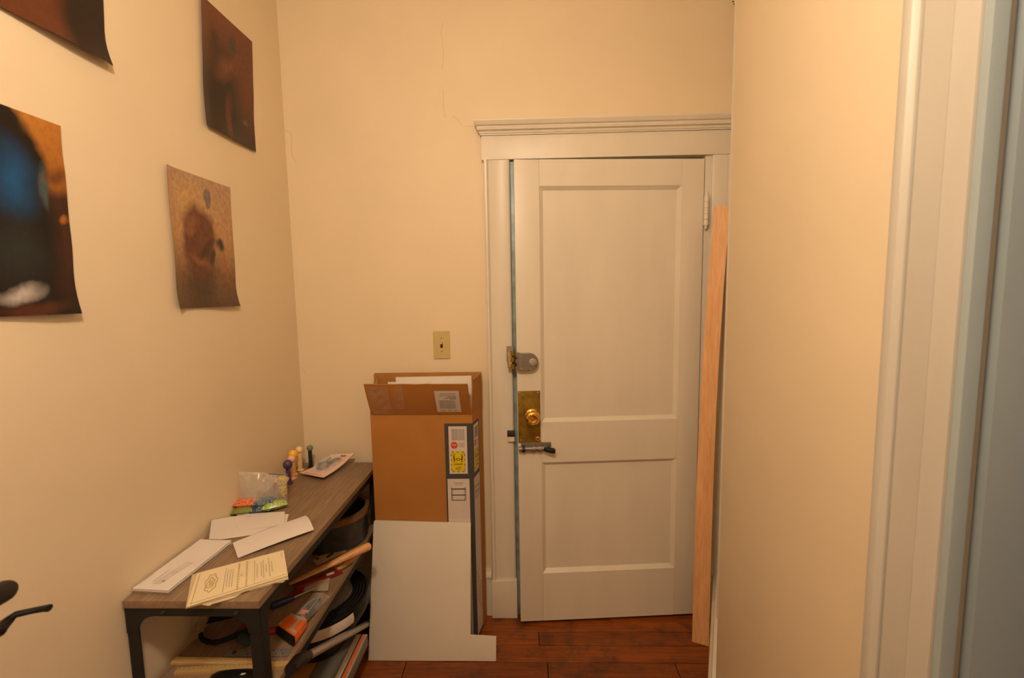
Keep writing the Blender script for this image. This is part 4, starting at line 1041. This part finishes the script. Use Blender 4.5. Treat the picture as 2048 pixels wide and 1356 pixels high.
tube(bm, [gz + Vector((-.012, .0, .001)), gz + Vector((-.010, .010, .03)), gz + Vector((-.004, .022, .055)), gz + Vector((.012, .030, .062))], [.014, .018, .020, .012], 14, flat=.55); obj('leather_scrap', bm, plain('tan_leather', (.30, .21, .10), .7, vary=.2), label='crumpled tan leather scrap by the wall on the middle board', cat='leather')
bm = B()
cz = on_z(452, 1262, M_ + .01); pts = [cz + Vector((.075 * math.cos(a) * (1 + .12 * math.sin(3 * a)), .055 * math.sin(a), .006 + .004 * (a / 6.3) + .003 * math.sin(5 * a))) for a in [k * .28 for k in range(56)]]
tube(bm, pts, .0055, 8); obj('coiled_cable', bm, BLACKR, label='coil of thick black cable on the middle board', cat='cable')

# ---- under the shelf
obj('carton', bx(sx0 + .035, -.780, 1.22, 1.80, .1045, .150), CARD, label='flat brown carton lying on the bottom shelf', cat='box', bevel=.001)
sb = empty('striped_box', (-.68, 1.45, .1045), label='narrow grey box with white and orange stripes under the silver pipe', cat='box')
obj('box_body', bx(-.775, -.640, 1.20, 1.65, .1045, .150), GREYB, sb, bevel=.001)
obj('white_stripe', bx(-.685, -.666, 1.201, 1.649, .1499, .1506), LABELW, sb)
obj('edge_stripe', bx(-.6645, -.662, 1.201, 1.649, .1499, .1506), INK, sb)
obj('orange_stripe', bx(-.6595, -.648, 1.201, 1.649, .1499, .1506), ORANGE, sb)
obj('pale_edge', bx(-.6475, -.6405, 1.201, 1.649, .1499, .1506), INKF, sb)
tb = Vector((-.812, 1.600, .1510))
tub = empty('round_tub', tb, label='round black tub with ridged rim, grey lid and white label under the shelf', cat='tub')
bm = B(); lathe(bm, [(.095, 0), (.102, .008), (.187, .140), (.192, .168), (.187, .190)], 56); tbd = obj('tub_body', bm, BLACKP, tub, local=True)
for k in range(5):
    bm = B(); r0 = .184 - k * .0115
    lathe(bm, [(r0 + .005 * math.cos(t), .194 + .002 * k + .006 * math.sin(t)) for t in [2 * math.pi * j / 8 for j in range(8)]], 56, closed=True); obj('rim_ridge', bm, BLACKR, tub, local=True)
bm = B(); lathe(bm, [(.132, .186), (.132, .200), (.126, .203), (0, .203)], 56); obj('lid', bm, GREYL, tub, local=True)
bm = B()
for k in range(14):
    a0, a1 = math.radians(-86 + k * 4.4), math.radians(-86 + (k + 1) * 4.4)
    P_ = lambda a, r, z: Vector((r * math.cos(a), r * math.sin(a), z))
    bm.faces.new([bm.verts.new(v) for v in (P_(a0, .1905, .150), P_(a1, .1905, .150), P_(a1, .1935, .169), P_(a0, .1935, .169))]); bm.faces.new([bm.verts.new(v) for v in (P_(a0, .1935, .169), P_(a1, .1935, .169), P_(a1, .1895, .188), P_(a0, .1895, .188))])
bmesh.ops.remove_doubles(bm, verts=bm.verts, dist=1e-5); obj('paper_label', bm, LABELW, tbd, local=True)
pw = empty('vacuum_wand', (-.60, 1.65, .17), label='silver pipe with a black handle leaning out from under the shelf', cat='pipe')
a, b_ = on_x(615, 1312, -.622), on_y(738, 1246, 1.752)
dr = (b_ - a).normalized()
bm = B(); tube(bm, [a, b_ + dr * .06], .0120, 18); obj('pipe', bm, STEEL, pw)
bm = B(); tube(bm, [a + dr * .006, a - dr * .02, a - dr * .07, a - dr * .12 - up * .012], [.0135, .0165, .0175, .016], 18); obj('handle', bm, BLACKP, pw)
bm = B(); tube(bm, [b_ + dr * .055, b_ + dr * .085], [.014, .013], 14); obj('pipe_end', bm, BLACKP, pw)

# ================================================================== BICYCLE: only the end of its handlebar shows
bi = empty('bicycle', (-.83, .26, 0), label='black handlebar grip and brake lever of a bicycle at the lower left', cat='bicycle')
gt, gb = on_y(7, 1183, .60), on_y(-60, 1222, .52)
ax = (gt - gb).normalized()
stem = Vector((-.80, .24, .985))
bm = B(); tube(bm, [gb - ax * .03, gb, gb.lerp(gt, .25), gb.lerp(gt, .6), gt - ax * .002, gt + ax * .008, gt + ax * .012], [.0125, .0135, .0150, .0145, .0155, .0135, .006], 18); obj('grip', bm, BLACKR, bi)
bm = B(); tube(bm, [gb + ax * .01, gb - ax * .06, stem + Vector((.02, .07, .01)), stem, stem + Vector((-.06, -.08, .0)), stem + Vector((-.12, -.2, -.01))], .0105, 14); obj('handlebar', bm, FRAME, bi)
lp = [on_y(-40, 1268, .535), on_y(0, 1256, .57), on_y(18, 1240, .585), on_y(32, 1229, .59), on_y(62, 1222, .60), on_y(88, 1217, .605), on_y(98, 1216, .605)]
bm = B(); tube(bm, lp, [.009, .0095, .0075, .0054, .0050, .0054, .0060], 12, flat=.8); obj('brake_lever', bm, BLACKP, bi)
bm = B(); tube(bm, [gb - ax * .012, on_y(-50, 1262, .53), on_y(0, 1262, .57)], [.016, .013, .008], 12); obj('lever_clamp', bm, BLACKP, bi)
bm = B(); tube(bm, [stem + up * .01, stem - up * .10, stem + Vector((0, .03, -.34))], [.018, .016, .016], 14); obj('head_tube', bm, FRAME, bi)
for s in (-.035, .035):
    bm = B(); tube(bm, [stem + Vector((s * .5, .03, -.33)), stem + Vector((s, .05, -.48)), Vector((stem.x + s, stem.y + .10, .33))], [.013, .012, .009], 10); obj('fork_blade', bm, FRAME, bi)
wc = Vector((stem.x, stem.y + .10, .33)); MW = Matrix.Translation(wc) @ Matrix.Rotation(math.radians(90), 4, 'Y')
bm = B(); lathe(bm, [(.312 + .018 * math.cos(t), .018 * math.sin(t)) for t in [2 * math.pi * k / 12 for k in range(12)]], 60, MW, closed=True); obj('tyre', bm, BLACKR, bi)
bm = B(); lathe(bm, [(.286, -.010), (.296, -.010), (.296, .010), (.286, .010)], 60, MW, closed=True); obj('rim', bm, STEEL, bi)
bm = B()
for k in range(24):
    a = 2 * math.pi * k / 24; tube(bm, [wc, wc + Vector((0, math.cos(a), math.sin(a))) * .288], .001, 5)
o = obj('spokes', bm, STEEL, bi); o['kind'] = 'stuff'
bm = B(); tube(bm, [wc - Vector((.04, 0, 0)), wc + Vector((.04, 0, 0))], .014, 12); obj('hub', bm, STEEL, bi)
